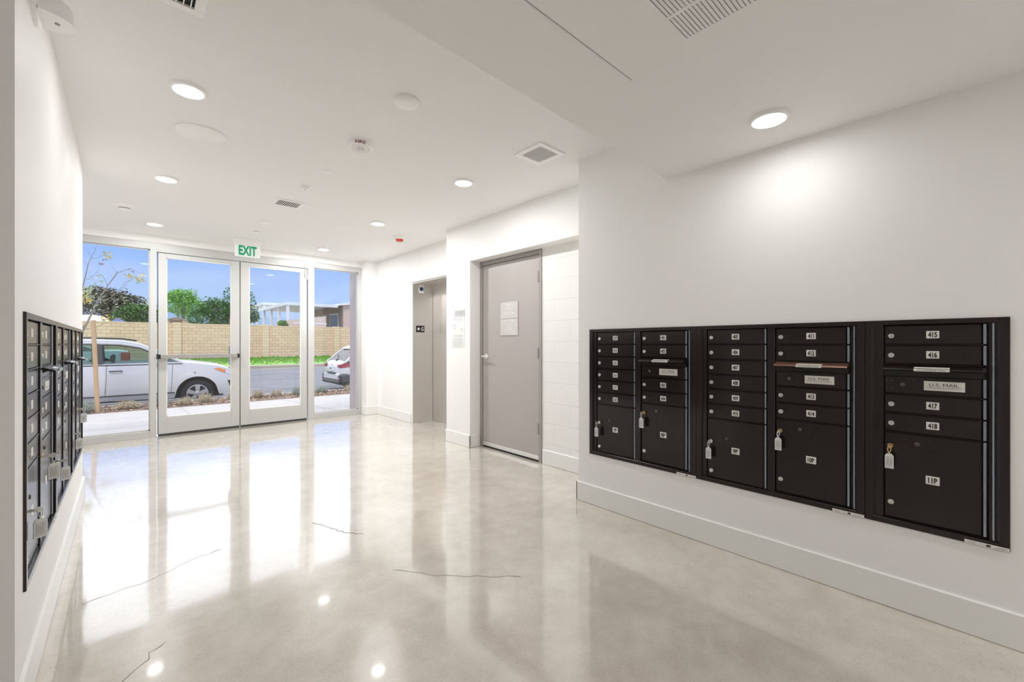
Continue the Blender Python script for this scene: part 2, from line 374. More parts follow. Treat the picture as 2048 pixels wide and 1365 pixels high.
# ---- stair door
b=MB()
fcol=mat('door_frame_paint',(.36,.335,.32),.4,var=.02)
for q in((XD-.012,XD+.12,3.925,3.966,0,2.15),(XD-.012,XD+.12,2.965,3.005,0,2.15),(XD-.012,XD+.12,3.005,3.925,2.108,2.15)): b.bbox(*q,fcol,.002)
b.box(XD+.05,XD+.12,2.99,3.94,0,2.12,fcol)
struct(b.build('trim_2'))
dcol=mat('stair_door_paint',(.45,.415,.405),.33,var=.02)
b=MB(); b.bbox(XD+.0,XD+.045,3.009,3.921,.02,2.104,dcol,.002); ds=struct(b.build('door_3'))
b=MB(); b.bbox(XD-.006,XD+.001,3.012,3.918,.022,.062,mat('sweep_metal',(.80,.79,.76),.35,.6),.002); b.box(XD+.006,XD+.04,3.012,3.918,.004,.02,dark); b.build('door_sweep',ds)
for z in(.34,1.10,1.88):
    b=MB(); b.lathe([(.009,-.055),(.009,.055)],(XD-.010,3.006,z),hsteel,'z',12); b.bbox(XD-.004,XD+.002,3.008,3.034,z-.055,z+.055,hsteel,.001); b.build('hinge',ds,True)
b=MB(); yy=3.862; b.lathe([(.033,0),(.033,-.006),(.028,-.010)],(XD,yy,1.055),chrome,'x',24); b.lathe([(.011,0),(.011,-.045)],(XD-.008,yy,1.055),chrome,'x',14)
b.tube([(XD-.05,yy+.012,1.055),(XD-.052,yy-.02,1.055),(XD-.052,yy-.115,1.052)],[.010,.0105,.008],chrome,10); b.build('lever_handle',ds,True)
plate=mat('sign_grey',(.60,.585,.57),.45); wink=mat('sign_white',(.86,.86,.85),.45)
def rotX(): return Matrix.Rotation(-math.pi/2,4,'Z')
def sign(y0,y1,z0,z1,lines,label):
    b=MB(); b.bbox(XD-.008,XD-.0005,y0,y1,z0,z1,plate,.002)
    for txt,z,s,sx in lines: b.text(txt,T(XD-.0085,(y0+y1)/2,z)@rotX(),s,wink,sx,.0008,.02)
    tag(b.build('wall_sign'),label,'sign',None)
sign(3.316,3.60,1.475,1.655,[('STAIR 1',1.622,.034,.85),('ENTRANCE',1.585,.022,.85),('ROOF ACCESS',1.532,.024,.85)],'grey stair sign reading STAIR 1, upper of two on the door')
sign(3.316,3.60,1.29,1.472,[('SERVES FLOORS',1.447,.022,.9),('G - 4',1.413,.022,.9),('EXIT ON',1.368,.020,.9),('FIRST FLOOR',1.340,.020,.9)],'grey floor sign with white lettering, lower of two on the door')

# ---- elevator
b=MB()
b.box(XE-.004,3.56,5.755,5.768,0,2.10,steel)   # far jamb
b.bbox(XE-.006,XE+.004,5.756,5.775,0,2.118,trimm,.001)
b.box(XE-.004,3.56,4.66,4.672,0,2.10,steel)
b.box(XE-.004,3.56,4.66,5.768,2.10,2.118,steel)
b.box(3.545,3.56,4.672,5.755,2.04,2.10,steel)
struct(b.build('trim_3'))
b=MB(); b.bbox(XE-.03,XE+.0,4.46,5.80,2.118,2.142,trimm,.004); struct(b.build('trim_4'))
b=MB(); b.bbox(3.556,3.585,5.21,5.750,.006,2.045,steel,.002); struct(b.build('door_4'))
b=MB(); b.bbox(3.566,3.595,4.67,5.225,.006,2.045,steel,.002); struct(b.build('door_5'))
b=MB(); b.bbox(3.52,3.62,4.672,5.755,-.004,.004,chrome,.001); struct(b.build('trim_5'))
# signs on the far jamb (facing the camera)
b=MB(); b.bbox(3.262,3.402,5.748,5.7545,1.375,1.475,mat('sign_black',(.02,.02,.02),.4),.001)
st=[]
for k in range(10):
    a=math.pi/2+k*math.pi/5; r=.030 if k%2==0 else .0125; st.append((3.300+r*math.cos(a),1.425+r*math.sin(a)))
b.prism(st,5.7475,5.7482,wink); b.text('G',T(3.366,5.7478,1.425),.055,wink,.85)
tag(b.build('floor_sign'),'black sign with white star and letter G on elevator jamb','sign')
b=MB(); b.bbox(3.308,3.392,5.750,5.7545,1.975,2.098,white,.001); blue=mat('star_blue',(.02,.06,.20),.5)
for k in range(3):
    a=k*math.pi/3; c,s_=math.cos(a+math.pi/2),math.sin(a+math.pi/2); u=Vector((c,s_)); v=Vector((-s_,c)); o_=Vector((3.35,2.035)); 
    pts=[o_+u*.036+v*.010,o_-u*.036+v*.010,o_-u*.036-v*.010,o_+u*.036-v*.010]
    b.prism([tuple(p) for p in pts],5.7485-k*.0002,5.7492,blue)
tag(b.build('medical_sign'),'white plate with blue six-armed medical star on elevator jamb','sign')
# notice on the pier
b=MB(); b.bbox(XP-.003,XP-.0005,4.07,4.345,1.16,1.52,mat('paper',(.80,.80,.79),.5),.0006)
tk=mat('faint_print',(.52,.53,.55),.6)
def bars(b,rows,y0,y1,x,m=tk):
    for z,h,a,c in rows: b.box(x-.0006,x,y0+(y1-y0)*a,y0+(y1-y0)*c,z,z+h,m)
bars(b,[(1.492,.009,.12,.88),(1.476,.005,.2,.8),(1.300,.005,.15,.75),(1.288,.005,.1,.8),(1.276,.005,.2,.7),(1.255,.006,.12,.88),(1.240,.006,.15,.8),(1.222,.006,.1,.9),(1.206,.006,.15,.85),(1.190,.006,.12,.88),(1.176,.006,.2,.8),(1.455,.004,.62,.82),(1.345,.004,.1,.2),(1.36,.02,.14,.24)],4.07,4.345,XP-.003)
b.tube([(XP-.0035,4.27+.024*math.cos(t),1.405+.024*math.sin(t)) for t in [k*math.pi/8 for k in range(16)]],.003,tk,4,True)
tag(b.build('wall_notice'),'white laminated notice with faint diagram on pier beside elevator','notice')
b=MB(); b.bbox(XP-.004,XP-.0005,4.062,4.275,1.523,1.60,mat('card_grey',(.55,.55,.55),.4),.0006); bars(b,[(1.58,.004,.15,.85),(1.565,.004,.15,.7),(1.55,.004,.15,.8)],4.062,4.275,XP-.004,greyink)
tag(b.build('notice_card'),'small grey card fixed above the white elevator notice','card')

# ================================================================== MAILBOXES
# local frame: x to the viewer's right, z up, -y out of the wall
Z0,Z1=.376,1.307
brass=mat('brass',(.62,.45,.20),.3,1); 
clear=mat('tag_plastic',(.75,.77,.78),.15,var=.02); tagpaper=mat('tag_paper',(.62,.62,.60),.5)
def lockpart(door,x,z,m=chrome,r=.0115):
    b=MB(); b.lathe([(r,.001),(r,-.004),(r*.85,-.0065)],(x,-.0,z),m,'y',18); b.box(x-.0008,x+.0008,-.0069,-.0064,z-.004,z+.004,dark); return b.build('lock',door,True)
def plaque(door,x,z,txt,wd=.042,h=.034,size=.023,sx=.62):
    b=MB(); b.bbox(x-wd/2,x+wd/2,-.0022,.001,z-h/2,z+h/2,platem,.002)
    if txt: b.text(txt,T(x,-.0022,z),size,ink,sx if len(txt)>2 else .85,.0005,.035)
    return b.build('number_plate',door)
def screws(door,x0,x1,z0,z1):
    for x in(x0,x1):
        for z in(z0,z1): MB().lathe([(.0024,.001),(.0024,-.0012)],(x,0,z),bolt_m,'y',8).build('screw',door)
    cx,cz=(x0+x1)/2,(z0+z1)/2; c=MB(); c.lathe([(.0085,.001),(.0085,-.003),(.007,-.004)],(cx,0,cz),bolt_m,'y',14); c.box(cx-.006,cx+.006,-.0044,-.0038,cz-.0009,cz+.0009,dark); c.build('arrow_lock',door,True)
bolt_m=mat('dark_bolt',(.16,.14,.13),.35,1)
def mdoor(unit,kind,x0,x1,z0,z1):
    b=MB(); b.bbox(x0+.002,x1-.013,-.001,.012,z0+.0025,z1-.0025,bronze,.0025); d=b.build(kind,unit)
    h=MB(); h.lathe([(.0065,z0+.004),(.0065,z1-.004)],(x1-.004,.006,0),hinge,'z',12); h.build('hinge',d,True)
    d.location=(0,-.0,0); return d
def unit(name,loc,rz,cols,label,wd):
    """cols: list of (x0,x1,[rows]) ; row=(kind,z_top,z_bot,text)"""
    e=empty(name,loc,rz); fr=MB()
    FD=-.014
    fr.bbox(0,.028,FD,.0125,Z0,Z1,bronze,.002); fr.bbox(wd-.030,wd,FD,.0125,Z0,Z1,bronze,.002)
    fr.bbox(.026,wd-.028,FD,.0125,Z1-.021,Z1,bronze,.002); fr.bbox(.026,wd-.028,FD,.0125,Z0,Z0+.026,bronze,.002)
    xs=cols[0][0]; fr.bbox(.030,xs-.003,-.003,.012,Z0+.024,Z1-.02,bronze,.001)
    fr.bbox(.028,.034,-.010,.012,Z0+.026,Z1-.021,bronze,.001)
    xe=cols[-1][1]; fr.bbox(xe+.008,wd-.028,-.002,.012,Z0+.024,Z1-.02,bronze,.001)
    fr.lathe([(.004,Z0+.03),(.004,Z1-.024)],(xe+.020,-.003,0),hinge,'z',10); fr.lathe([(.004,Z0+.03),(.004,Z1-.024)],(xe+.033,-.003,0),bronze,'z',10)
    if len(cols)==2: fr.bbox(cols[0][1]+.007,cols[1][0]-.003,-.006,.012,Z0+.024,Z1-.02,bronze,.002)
    for x0,x1,rows in cols:
        fr.box(x0-.010,x1+.012,.0105,.0122,Z0+.01,Z1-.01,dark)
        for r in rows[:-1]:
            fr.box(x0-.002,x1-.008,-.004,.012,r[2]-.0016,r[2]+.0016,bronze)
    fr.build('frame',e)
    keys=[]
    for x0,x1,rows in cols:
        for kind,zt,zb,txt in rows:
            if kind=='door':
                d=mdoor(e,'mailbox_door',x0,x1,zb,zt); zc=(zt+zb)/2; lockpart(d,x0+.025,zc-.004); plaque(d,x0+.160,zc,txt); 
            elif kind=='slot':
                b=MB(); b.box(x0,x1-.004,-.001,.004,zb,zb+.022,bronze)
                b.build('slot_plate',e)
                b=MB(); b.prism([(.004,zt-.002),(-.040,zt-.017),(-.045,zt-.024),(-.040,zt-.026),(.004,zt-.012)],x0+.002,x1-.002,FLAPM.get(txt,bronze),'x'); fo=b.build('mail_flap',e)
                b=MB(); b.M=T(0,0,zt-.002)@Matrix.Rotation(math.atan2(-.015,-.044)*0,4,'X'); b.M=Matrix.Identity(4)
                xc=(x0+x1)/2; b.add([(xc-.055,-.036,zt-.0148),(xc+.055,-.036,zt-.0148),(xc+.055,-.022,zt-.0100),(xc-.055,-.022,zt-.0100)],[(0,1,2,3)],platem)
                b.box(xc-.055,xc+.055,-.0475,-.0455,zt-.0275,zt-.0165,platem)
                b.text('OUTGOING MAIL',T(xc,-.0475,zt-.0218),.0058,ink,1.35,.0003,.0); b.build('flap_label',fo)
            elif kind=='mail':
                d=mdoor(e,'master_door',x0,x1,zb,zt); zc=(zt+zb)/2+.002; screws(d,x0+.027,x0+.100,zc-.016,zc+.016)
                b=MB(); b.bbox(x0+.132,x0+.257,-.002,.001,zc-.021,zc+.021,platem,.0015)
                if txt: b.text('U.S. MAIL',T(x0+.194,-.002,zc+.005),.0125,ink,1.25,.0004,.0)
                b.box(x0+.142,x0+.247,-.0024,-.002,zc-.0075,zc-.0062,ink); b.box(x0+.150,x0+.238,-.0024,-.002,zc-.0125,zc-.0115,greyink)
                b.build('mail_plate',d)
            else:
                d=mdoor(e,'parcel_door',x0,x1,zb,zt)
                if kind=='parcel_a': kz,lz,pz,sz0,sz1=.618,.444,.582,.630,.662
                else: kz,lz,pz,sz0,sz1=.735,.478,.605,.739,.771
                lockpart(d,x0+.022,kz,brass if kind=='parcel_b' else chrome); lockpart(d,x0+.024,lz); plaque(d,x0+.160,pz,txt,.045,.038,.024,.66)
                screws(d,x0+.074,x0+.150,sz0,sz1); keys.append((x0+.022,kz))
    b=MB(); b.bbox(wd-.124,wd-.002,FD-.0015,FD+.001,Z0+.001,Z0+.014,platem,.0004)
    for a,c,z in((.06,.3,.010),(.06,.25,.006),(.33,.48,.009),(.72,.95,.009),(.66,.9,.005)): b.box(wd-.124+.122*a,wd-.124+.122*c,FD-.0019,FD-.0015,Z0+z-.0012,Z0+z,greyink)
    b.box(wd-.064,wd-.052,FD-.0019,FD-.0015,Z0+.003,Z0+.011,ink)
    b.build('sticker',e)
    if label: tag(e,label,'mailbox')
    return e,keys
FLAPM={'copper':mat('lit_flap',(.20,.105,.07),.38,.5,var=.2)}  # coppery brown painted in for the light on this protruding lip
ZA=[1.285,1.196,1.107,1.018,.931,.843,.756,.402]; ZB=[1.284,1.195,1.108,1.056,.973,.886,.799,.408]
def colA(x0,nums): return (x0,x0+.318,[('door',ZA[k],ZA[k+1],nums[k]) for k in range(6)]+[('parcel_a',ZA[6],ZA[7],nums[6])])
def colB(x0,nums,fl=''): return (x0,x0+.316,[('door',ZB[0],ZB[1],nums[0]),('door',ZB[1],ZB[2],nums[1]),('slot',ZB[2],ZB[3],fl),('mail',ZB[3],ZB[4],nums[5]),('door',ZB[4],ZB[5],nums[2]),('door',ZB[5],ZB[6],nums[3]),('parcel_b',ZB[6],ZB[7],nums[4])])
def seq(a,n): return [str(a+k) for k in range(n)]
WR=.003
units=[]
xr=XR+.006
u1,k1=unit('mailbox_unit',(xr,1.982,0),-math.pi/2,[colA(.060,seq(313,6)+['7P']),colB(.427,['401','402','403','404','8P',1])],'dark bronze wall mailbox bank with doors 313 to 404','.809' and .809)
u2,k2=unit('mailbox_unit',(xr,1.1725,0),-math.pi/2,[colA(.0615,seq(405,6)+['9P']),colB(.4255,['411','412','413','414','10P',1],'copper')],'dark bronze wall mailbox bank with doors 405 to 414, mail flap coloured as lit',.801)
u3,k3=unit('mailbox_unit',(xr,.371,0),-math.pi/2,[colB(.067,['415','416','417','418','11P',1])],'single-column dark bronze mailbox bank with doors 415 to 418',.446)
xl=XL-.006
left=[]
for k,(lb,y) in enumerate((('bank of metal mailboxes on left wall, nearest of the three',2.131),('bank of metal mailboxes on left wall, middle of the three',2.986),('bank of metal mailboxes on left wall, farthest, by the glass front',3.841))):
    e,kk=unit('mailbox_unit',(xl,y,0),math.pi/2,[colA(.070,['']*7),colB(.450,['']*5+[0])],lb,.852); left.append((e,kk))
# keys with tags
tagpr=mat('tag_print',(.34,.34,.34),.6)
def key(loc,rz,label,sw=0,w=.032,metal=chrome):
    e=empty('mailbox_key',loc,rz)
    b=MB(); b.box(-.001,.001,-.030,-.004,-.005,.005,metal); b.lathe([(.010,-.0012),(.010,.0012)],(0,-.034,0),metal,'x',14); b.build('key_blade',e)
    r=.014; b=MB(); b.tube([(r*.55*math.cos(t)*.7,-.036-.004*math.sin(t),-.012-r*math.sin(t)) for t in [q*math.pi/9 for q in range(18)]],.0013,metal,5,True); b.tube([(0,-.036,-.024),(0,-.036,-.034)],.003,metal,6); ro=b.build('key_ring',e,True)
    h=.066; t=-.032; b=MB(); o=[(-w/2,t-h),(w/2,t-h),(w/2,t-.010),(w/2-.006,t),(-w/2+.006,t),(-w/2,t-.010)]
    b.prism(o,-.0385,-.0345,clear); b.box(-w/2+.004,w/2-.004,-.0390,-.0384,t-h+.006,t-.012,tagpaper); b.box(-w/2+.004,w/2-.004,-.0346,-.0340,t-h+.006,t-.012,tagpaper)
    for q in range(4): b.box(-w/2+.007+q*.0052,-w/2+.0084+q*.0052,-.0394,-.0390,t-h+.012+.006*(q%2),t-.018-.004*(q%3),tagpr)
    o=b.build('key_tag',e); 
    if sw:
        for q in (o,ro): q.rotation_euler=(0,0,sw); q.location=(-.036*math.sin(sw),-.036+.036*math.cos(sw),0)
    tag(e,label,'key'); return e
def kpos_r(y,k): return (xr,y-k[0],k[1])
for y,k,l in((1.982,k1[0],'key with clear tag hanging from lock of parcel door 7P'),(1.982,k1[1],'key with clear tag hanging from lock of parcel door 8P'),
             (1.1725,k2[0],'key with clear tag hanging from lock of parcel door 9P'),(1.1725,k2[1],'key with clear tag hanging from lock of parcel door 10P'),(.371,k3[0],'brass key with clear tag hanging at parcel door 11P')):
    key(kpos_r(y,k),-math.pi/2,l,0,.030,brass if '1P' in l and '11P' in l else chrome)
for u,c,l in((0,0,'key with plastic tag on left wall, lowest and nearest'),(0,1,'key with plastic tag, second column of nearest left mailbox bank'),(1,0,'key with plastic tag, first column of middle left mailbox bank'),(2,0,'key with plastic tag, first column of farthest left mailbox bank'),(2,1,'key with plastic tag on left wall, highest, closest to the glass')):
    e,kk=left[u]; x,z=kk[c]; key((xl,e.location.y+x,z),math.pi/2,l,R(-62),.036)

# ================================================================== CEILING FITTINGS
lampm=mat('lamp_lens',(1,1,1),.4,emit=(1,.97,.92),es=6.0)
def clight(x,y,z,label,w=LAMP_W,grp='round ceiling lights'):
    e=empty('ceiling_light',(x,y,z))
    MB().lathe([(.082,0),(.082,-.012),(.076,-.016),(.070,-.016),(.070,-.012)],(0,0,0),white,'z',36).build('rim',e,True)
    MB().lathe([(.0705,-.0125),(.0705,-.0165),(.060,-.0185)],(0,0,0),lampm,'z',36).build('lens',e,True)
    ld=bpy.data.lights.new('lamp','AREA'); ld.shape='DISK'; ld.size=.13; ld.energy=w; ld.color=(1,.993,.98); lo=bpy.data.objects.new('lamp',ld); COL.objects.link(lo); lo.parent=e; lo.location=(0,0,-.022)
    tag(e,label,'ceiling light',grp)
nm={2.92:'nearest',4.62:'middle',6.46:'farthest'}
for y in(2.93,4.63,6.47): clight(.258,y,ZC,'lit round ceiling light, %s in the left row of three'%nm[min(nm,key=lambda q:abs(q-y))],(2.4,4.5,13)[int(y>4)+int(y>6)])
for y in(3.01,4.70,6.52): clight(2.165,y,ZC,'lit round ceiling light, %s in the right row of three'%nm[min(nm,key=lambda q:abs(q-y))],(11,17,22)[int(y>4)+int(y>6)])
clight(2.245,.674,ZS,'lit round light in the dropped ceiling above the right mailboxes',1.7)
for x,y,fw_ in((.26,-.6,1.2),(.9,-1.7,5),(2.2,-1.5,11)):  # unseen fill lamps added behind the viewer to brighten the lobby
    clight(x,y,ZS,'added unseen fill light in the dropped ceiling behind the viewer',fw_)
def disc(name,x,y,prof,label,cat,m=white,z=ZC,n=40):
    return tag(MB().lathe(prof,(x,y,z),m,'z',n).build(name,None,True),label,cat)
disc('ceiling_speaker',.378,3.49,[(.140,0),(.140,-.009),(.136,-.012)],'large flat white disc on ceiling between two round lights','speaker')
disc('access_point',1.20,2.228,[(.072,0),(.072,-.012),(.062,-.022),(.04,-.027)],'white domed round wireless device on ceiling near the soffit','ceiling device')
disc('sprinkler_cap',1.222,3.57,[(.040,0),(.040,-.004),(.036,-.006)],'small flat white round cap behind the fire strobe','cap')
disc('sprinkler_cap',1.217,6.09,[(.038,-.006),(.038,-.009),(.03,-.010)],'small white cap on ceiling just before the exit sign','cap')
disc('ceiling_disc',1.20,5.54,[(.062,0),(.060,-.008),(.045,-.014)],'white low round cover on ceiling beyond the small square vent','cover')
e=empty('ceiling_sensor',(1.185,4.045,ZC)); MB().lathe([(.046,0),(.046,-.006),(.024,-.010),(.024,-.018),(.034,-.020),(.034,-.026),(.02,-.029)],(0,0,0),white,'z',28).build('housing',e,True)
MB().lathe([(.008,-.028),(.006,-.031)],(0,0,0),greyink,'z',12).build('lens',e,True); tag(e,'small white ceiling sensor between round cap and air vent','sensor')
e=empty('fire_strobe',(1.222,2.925,ZC)); MB().lathe([(.090,0),(.090,-.010),(.083,-.030),(.070,-.036),(.066,-.034)],(0,0,0),white,'z',44).build('housing',e,True)
MB().lathe([(.067,-.034),(.064,-.037),(.03,-.038)],(0,0,0),platem,'z',36).build('face_ring',e,True)
MB().lathe([(.026,-.037),(.022,-.050),(.010,-.056)],(0,0,0),clear,'z',20).build('lens',e,True)
b=MB(); red=mat('fire_red',(.22,.015,.01),.5)
vs,fs=text_mesh('FIRE',.02); xs=[v[0] for v in vs]; w_=max(xs)-min(xs); c_=(max(xs)+min(xs))/2; k=.062/w_
aim=math.atan2(-2.925,-1.222)
def bend(v):
    a=aim+((v[0]-c_)*k)/.088*1.15; h=-.012-.018*(1-(v[1]/.72)); r=.0905-.0075*((-h-.010)/.02)+.0006
    return (r*math.cos(a),r*math.sin(a),h)
b.add([bend(v) for v in vs],fs,red).build('lettering',e)
tag(e,'white round fire alarm strobe lettered FIRE on the ceiling','fire alarm')
e=empty('smoke_detector',(-.005,5.80,ZC)); MB().lathe([(.085,0),(.085,-.008),(.062,-.014),(.050,-.034)],(0,0,0),white,'z',36).build('base',e,True)
MB().lathe([(.048,-.034),(.044,-.037),(.044,-.042)],(0,0,0),greyink,'z',28).build('vent_ring',e,True)
MB().lathe([(.050,-.042),(.046,-.052),(.02,-.056)],(0,0,0),white,'z',28).build('cover',e,True); tag(e,'white smoke detector near the left end of the glass front','smoke detector')
e=empty('heat_detector',(2.66,5.12,ZC)); MB().lathe([(.085,0),(.083,-.008),(.055,-.035)],(0,0,0),white,'z',36).build('base',e,True)
MB().lathe([(.046,-.034),(.046,-.056),(.038,-.062)],(0,0,0),mat('beacon_red',(.62,.06,.04),.35),'z',28).build('red_ring',e,True); tag(e,'white cone ceiling alarm with a red lower band','alarm')
def vent(x0,x1,y0,y1,n,fw,label,depth=.008,sw=.0036,bm=None):
    e=empty('air_vent',((x0+x1)/2,(y0+y1)/2,ZC)); hx,hy=(x1-x0)/2,(y1-y0)/2; b=MB()
    for q in((-hx,hx,-hy,-hy+fw),(-hx,hx,hy-fw,hy),(-hx,-hx+fw,-hy+fw,hy-fw),(hx-fw,hx,-hy+fw,hy-fw)): b.bbox(*q,-depth,0,white,.0015)
    b.build('frame',e)
    MB().box(-hx+fw*.7,hx-fw*.7,-hy+fw*.7,hy-fw*.7,-.0006,-.0001,bm or mat('vent_shadow',(.09,.09,.085),.8)).build('backing',e)
    for k in range(n):
        c=-hx+fw+(k+.5)*(2*hx-2*fw)/n; s=MB(); s.bbox(c-sw,c+sw,-hy+fw*.8,hy-fw*.8,-depth*.75,-depth*.5,white,.0006); s.build('slat',e)
    tag(e,label,'air vent')
vent(1.072,1.336,4.53,4.765,11,.03,'small white louvred ceiling vent in the middle before the exit sign')
vent(2.128,2.395,2.055,2.325,13,.038,'square white louvred ceiling vent beside the dropped ceiling edge')
vent(-.04,.249,1.95,2.236,9,.036,'white framed ceiling vent with open dark slots, cut by top edge',.012,.0022,dark)
# return grille in soffit
gm=mat('grille_paint',(.862,.862,.858),.6,var=.01)
e=empty('return_grille',(1.1,.45,ZS)); b=MB(); gx0,gx1,gy0,gy1=.40,1.509,-.30,.945
rows=[(1.318,1.445),(1.180,1.306),(1.042,1.168),(.904,1.030)]; pitch=.0127; ns=60; ytop=.690
X=[gx0]; 
b.box(rows[0][1],gx1,gy0,gy1,ZS-.004,ZS,gm); b.box(gx0,rows[0][1],ytop,gy1,ZS-.004,ZS,gm); b.box(gx0,rows[0][1],gy0,ytop-ns*pitch,ZS-.004,ZS,gm); b.box(gx0,rows[-1][0],ytop-ns*pitch,ytop,ZS-.004,ZS,gm)
for (a,_),(_,c) in zip(rows[:-1],rows[1:]): b.box(c,a,ytop-ns*pitch,ytop,ZS-.004,ZS,gm)
for a,c in rows:
    for k in range(ns): b.box(a,c,ytop-(k+1)*pitch,ytop-(k+1)*pitch+.0052,ZS-.004,ZS,gm); 
    for k in range(ns):
        y=ytop-(k+1)*pitch+.0052; b.add([(a,y,ZS-.0035),(c,y,ZS-.0035),(c,y+.0062,ZS-.0008),(a,y+.0062,ZS-.0008)],[(0,1,2,3)],gm)
b.M=T(-1.1,-.45,-ZS); vs=[tuple(Vector(v)+Vector((-1.1,-.45,-ZS))) for v in b.v]; b.v=vs; b.M=Matrix.Identity(4); b.build('grille_plate',e)
MB().box(rows[-1][0]-1.1,rows[0][1]-1.1,ytop-ns*pitch-.45,ytop-.45,-.0007,-.0003,dark).build('duct_opening',e)
MB().box(gx0-1.1,gx1-1.1,.945-.45,.9485-.45,-.0042,0,greyink).build('panel_gap_shade',e)  # grey strip drawn as the shaded gap along the panel edge
tag(e,'white slotted return air grille set in the dropped ceiling','grille')
# wall device at upper left corner
wx,wy,wz=XL,2.33,2.46
e=empty('wall_sensor',(XL,2.36,2.45)); MB().lathe([(.095,0),(.095,.012),(.085,.018)],(0,0,.03),white,'x',40).build('mounting_plate',e,True)
b=MB(); n=20; vs=[];fs=[]
for k in range(n+1):
    t=math.pi*k/n; c,s_=math.cos(t),math.sin(t)
    vs+=[(.016+.095*s_,-.07*c,-.035),(.016+.085*s_,-.066*c,.03),(.016+.03*s_,-.06*c,.08)]
for k in range(n):
    for j in range(2): a=k*3+j; fs.append((a,a+3,a+4,a+1))
fs.append(tuple(3*k for k in range(n+1))); fs.append(tuple(3*k+2 for k in range(n,-1,-1))); b.add(vs,fs,white).build('housing',e,True)
MB().lathe([(.008,-.001),(.008,.001)],(.06,0,-.0355),greyink,'z',14).build('lens',e)
tag(e,'white half-round sensor mounted high on the left wall, cut by top edge','sensor')
# exit sign
e=empty('exit_sign',(1.215,6.60,ZC)); b=MB(); b.bbox(-.158,.158,-.03,.03,-.012,0,white,.003); b.prism([(-.030,-.012),(.030,-.012),(.020,-.085),(-.020,-.085)],-.150,.150,white,'x'); b.build('canopy',e)
b=MB(); b.bbox(-.145,.145,-.008,.008,-.242,-.082,mat('exit_panel',(.80,.84,.82),.3,emit=(.8,.9,.85),es=.12),.002); p=b.build('panel',e)
b=MB(); b.text('EXIT',T(0,-.0082,-.158),.128,mat('exit_green',(.0,.22,.11),.4,emit=(0,.45,.2),es=.25),.60,.0015,.035); b.build('lettering',p)
tag(e,'green and white EXIT sign hanging above the glass doors','exit sign')

# ================================================================== OUTSIDE
conc=mat('sidewalk_concrete',(.43,.40,.38),.85,var=.12,scale=1.6,bump=.2,bscale=90)
curbm=mat('curb_concrete',(.44,.39,.32),.9,var=.08,scale=4)
asph=mat('asphalt',(.17,.172,.19),.8,spec=.25,var=.3,scale=1.2,bump=.5,bscale=50)
def zslope(pts,x0,x1,m,name,th=.2):
    b=MB(); n=len(pts); P=[(x0,y,z) for y,z in pts]+[(x1,y,z) for y,z in pts]
    b.add(P+[(p[0],p[1],p[2]-th) for p in P],[(k,k+1,n+k+1,n+k) for k in range(n-1)]+[(2*n+k,3*n+k,3*n+k+1,2*n+k+1) for k in range(n-1)]+[(0,n,3*n,2*n),(n-1,3*n-1+0,4*n-1,2*n-1)][:1],m)
    return b.build(name)
sw=struct(zslope([(7.17,-.004),(11.87,-.2)],-12,22,conc,'sidewalk'))
jm=mat('joint_line',(.30,.285,.27),.9)
b=MB()
for y in(8.7,10.3): z=-.004-(y-7.17)/4.7*.196; b.add([(-12,y,z+.002),(22,y,z+.002),(22,y+.012,z+.0015),(-12,y+.012,z+.0015)],[(0,1,2,3)],jm)
for x in range(-8,14,2): b.add([(x+.9,7.3,-.007),(x+.912,7.3,-.007),(x+.912,11.86,-.197),(x+.9,11.86,-.197)],[(0,1,2,3)],jm)
b.build('joint',sw)
mm=mat('mulch',(.19,.12,.085),.95,var=.6,scale=30,bump=1,bscale=60); m2_=mat('leaf_litter',(.52,.38,.24),.9,var=.4,scale=9); m3_=mat('bark_chip',(.13,.08,.06),.95)
b=MB(); b.add([(x,y,z) for x in(-12,22) for y,z in((11.87,-.205),(12.5,-.18),(13.2,-.205))],[(0,1,4,3),(1,2,5,4)],mm)
g=random.Random(4)
for k in range(2600):
    x=g.uniform(-2,6.5); y=g.uniform(11.9,13.18); z=-.205+.025*(1-abs(y-12.5)/.7)+.004; a=g.uniform(0,6.28); l=g.uniform(.012,.035); c,d=l*math.cos(a),l*math.sin(a); h=g.uniform(0,.025)
    b.add([(x-c,y-d,z),(x+d*.5,y-c*.5,z+h),(x+c,y+d,z+h),(x-d*.5,y+c*.5,z)],[(0,1,2,3)],m2_ if g.random()<.5 else m3_)
tag(b.build('mulch_bed'),'brown mulch strip between sidewalk and street kerb','mulch',kind='stuff')
struct(MB().bbox(-12,22,13.2,13.36,-.55,-.20,curbm,.015).build('near_curb'))
struct(zslope([(13.3,-.45),(25.1,-.1)],-30,60,asph,'road'))
b=MB(); b.bbox(-30,60,25.05,25.6,-.4,.075,curbm,.02); b.box(-30,60,24.6,25.06,-.4,-.095,curbm); struct(b.build('far_curb'))
# pavement cracks / marks on the road
b=MB(); m_=mat('tar_seal',(.10,.10,.11),.5)
for (x0,y0,x1,y1) in((1.5,15.5,12,17.5),(3.2,17.5,4.9,15.2),(2.0,19.5,14,19.8),(1.0,21.5,16,22.2)):
    for k in range(10):
        def pt(t): x=x0+(x1-x0)*t; y=y0+(y1-y0)*t+.12*math.sin(t*23+x0); return x,y
        a,c=pt(k/10),pt((k+1)/10); za=-.45+(a[1]-13.3)/11.8*.35+.004; zc=-.45+(c[1]-13.3)/11.8*.35+.004
        b.add([(a[0],a[1]-.02,za),(c[0],c[1]-.02,zc),(c[0],c[1]+.03,zc),(a[0],a[1]+.03,za)],[(0,1,2,3)],m_)
struct(b.build('road_crack_seal'))
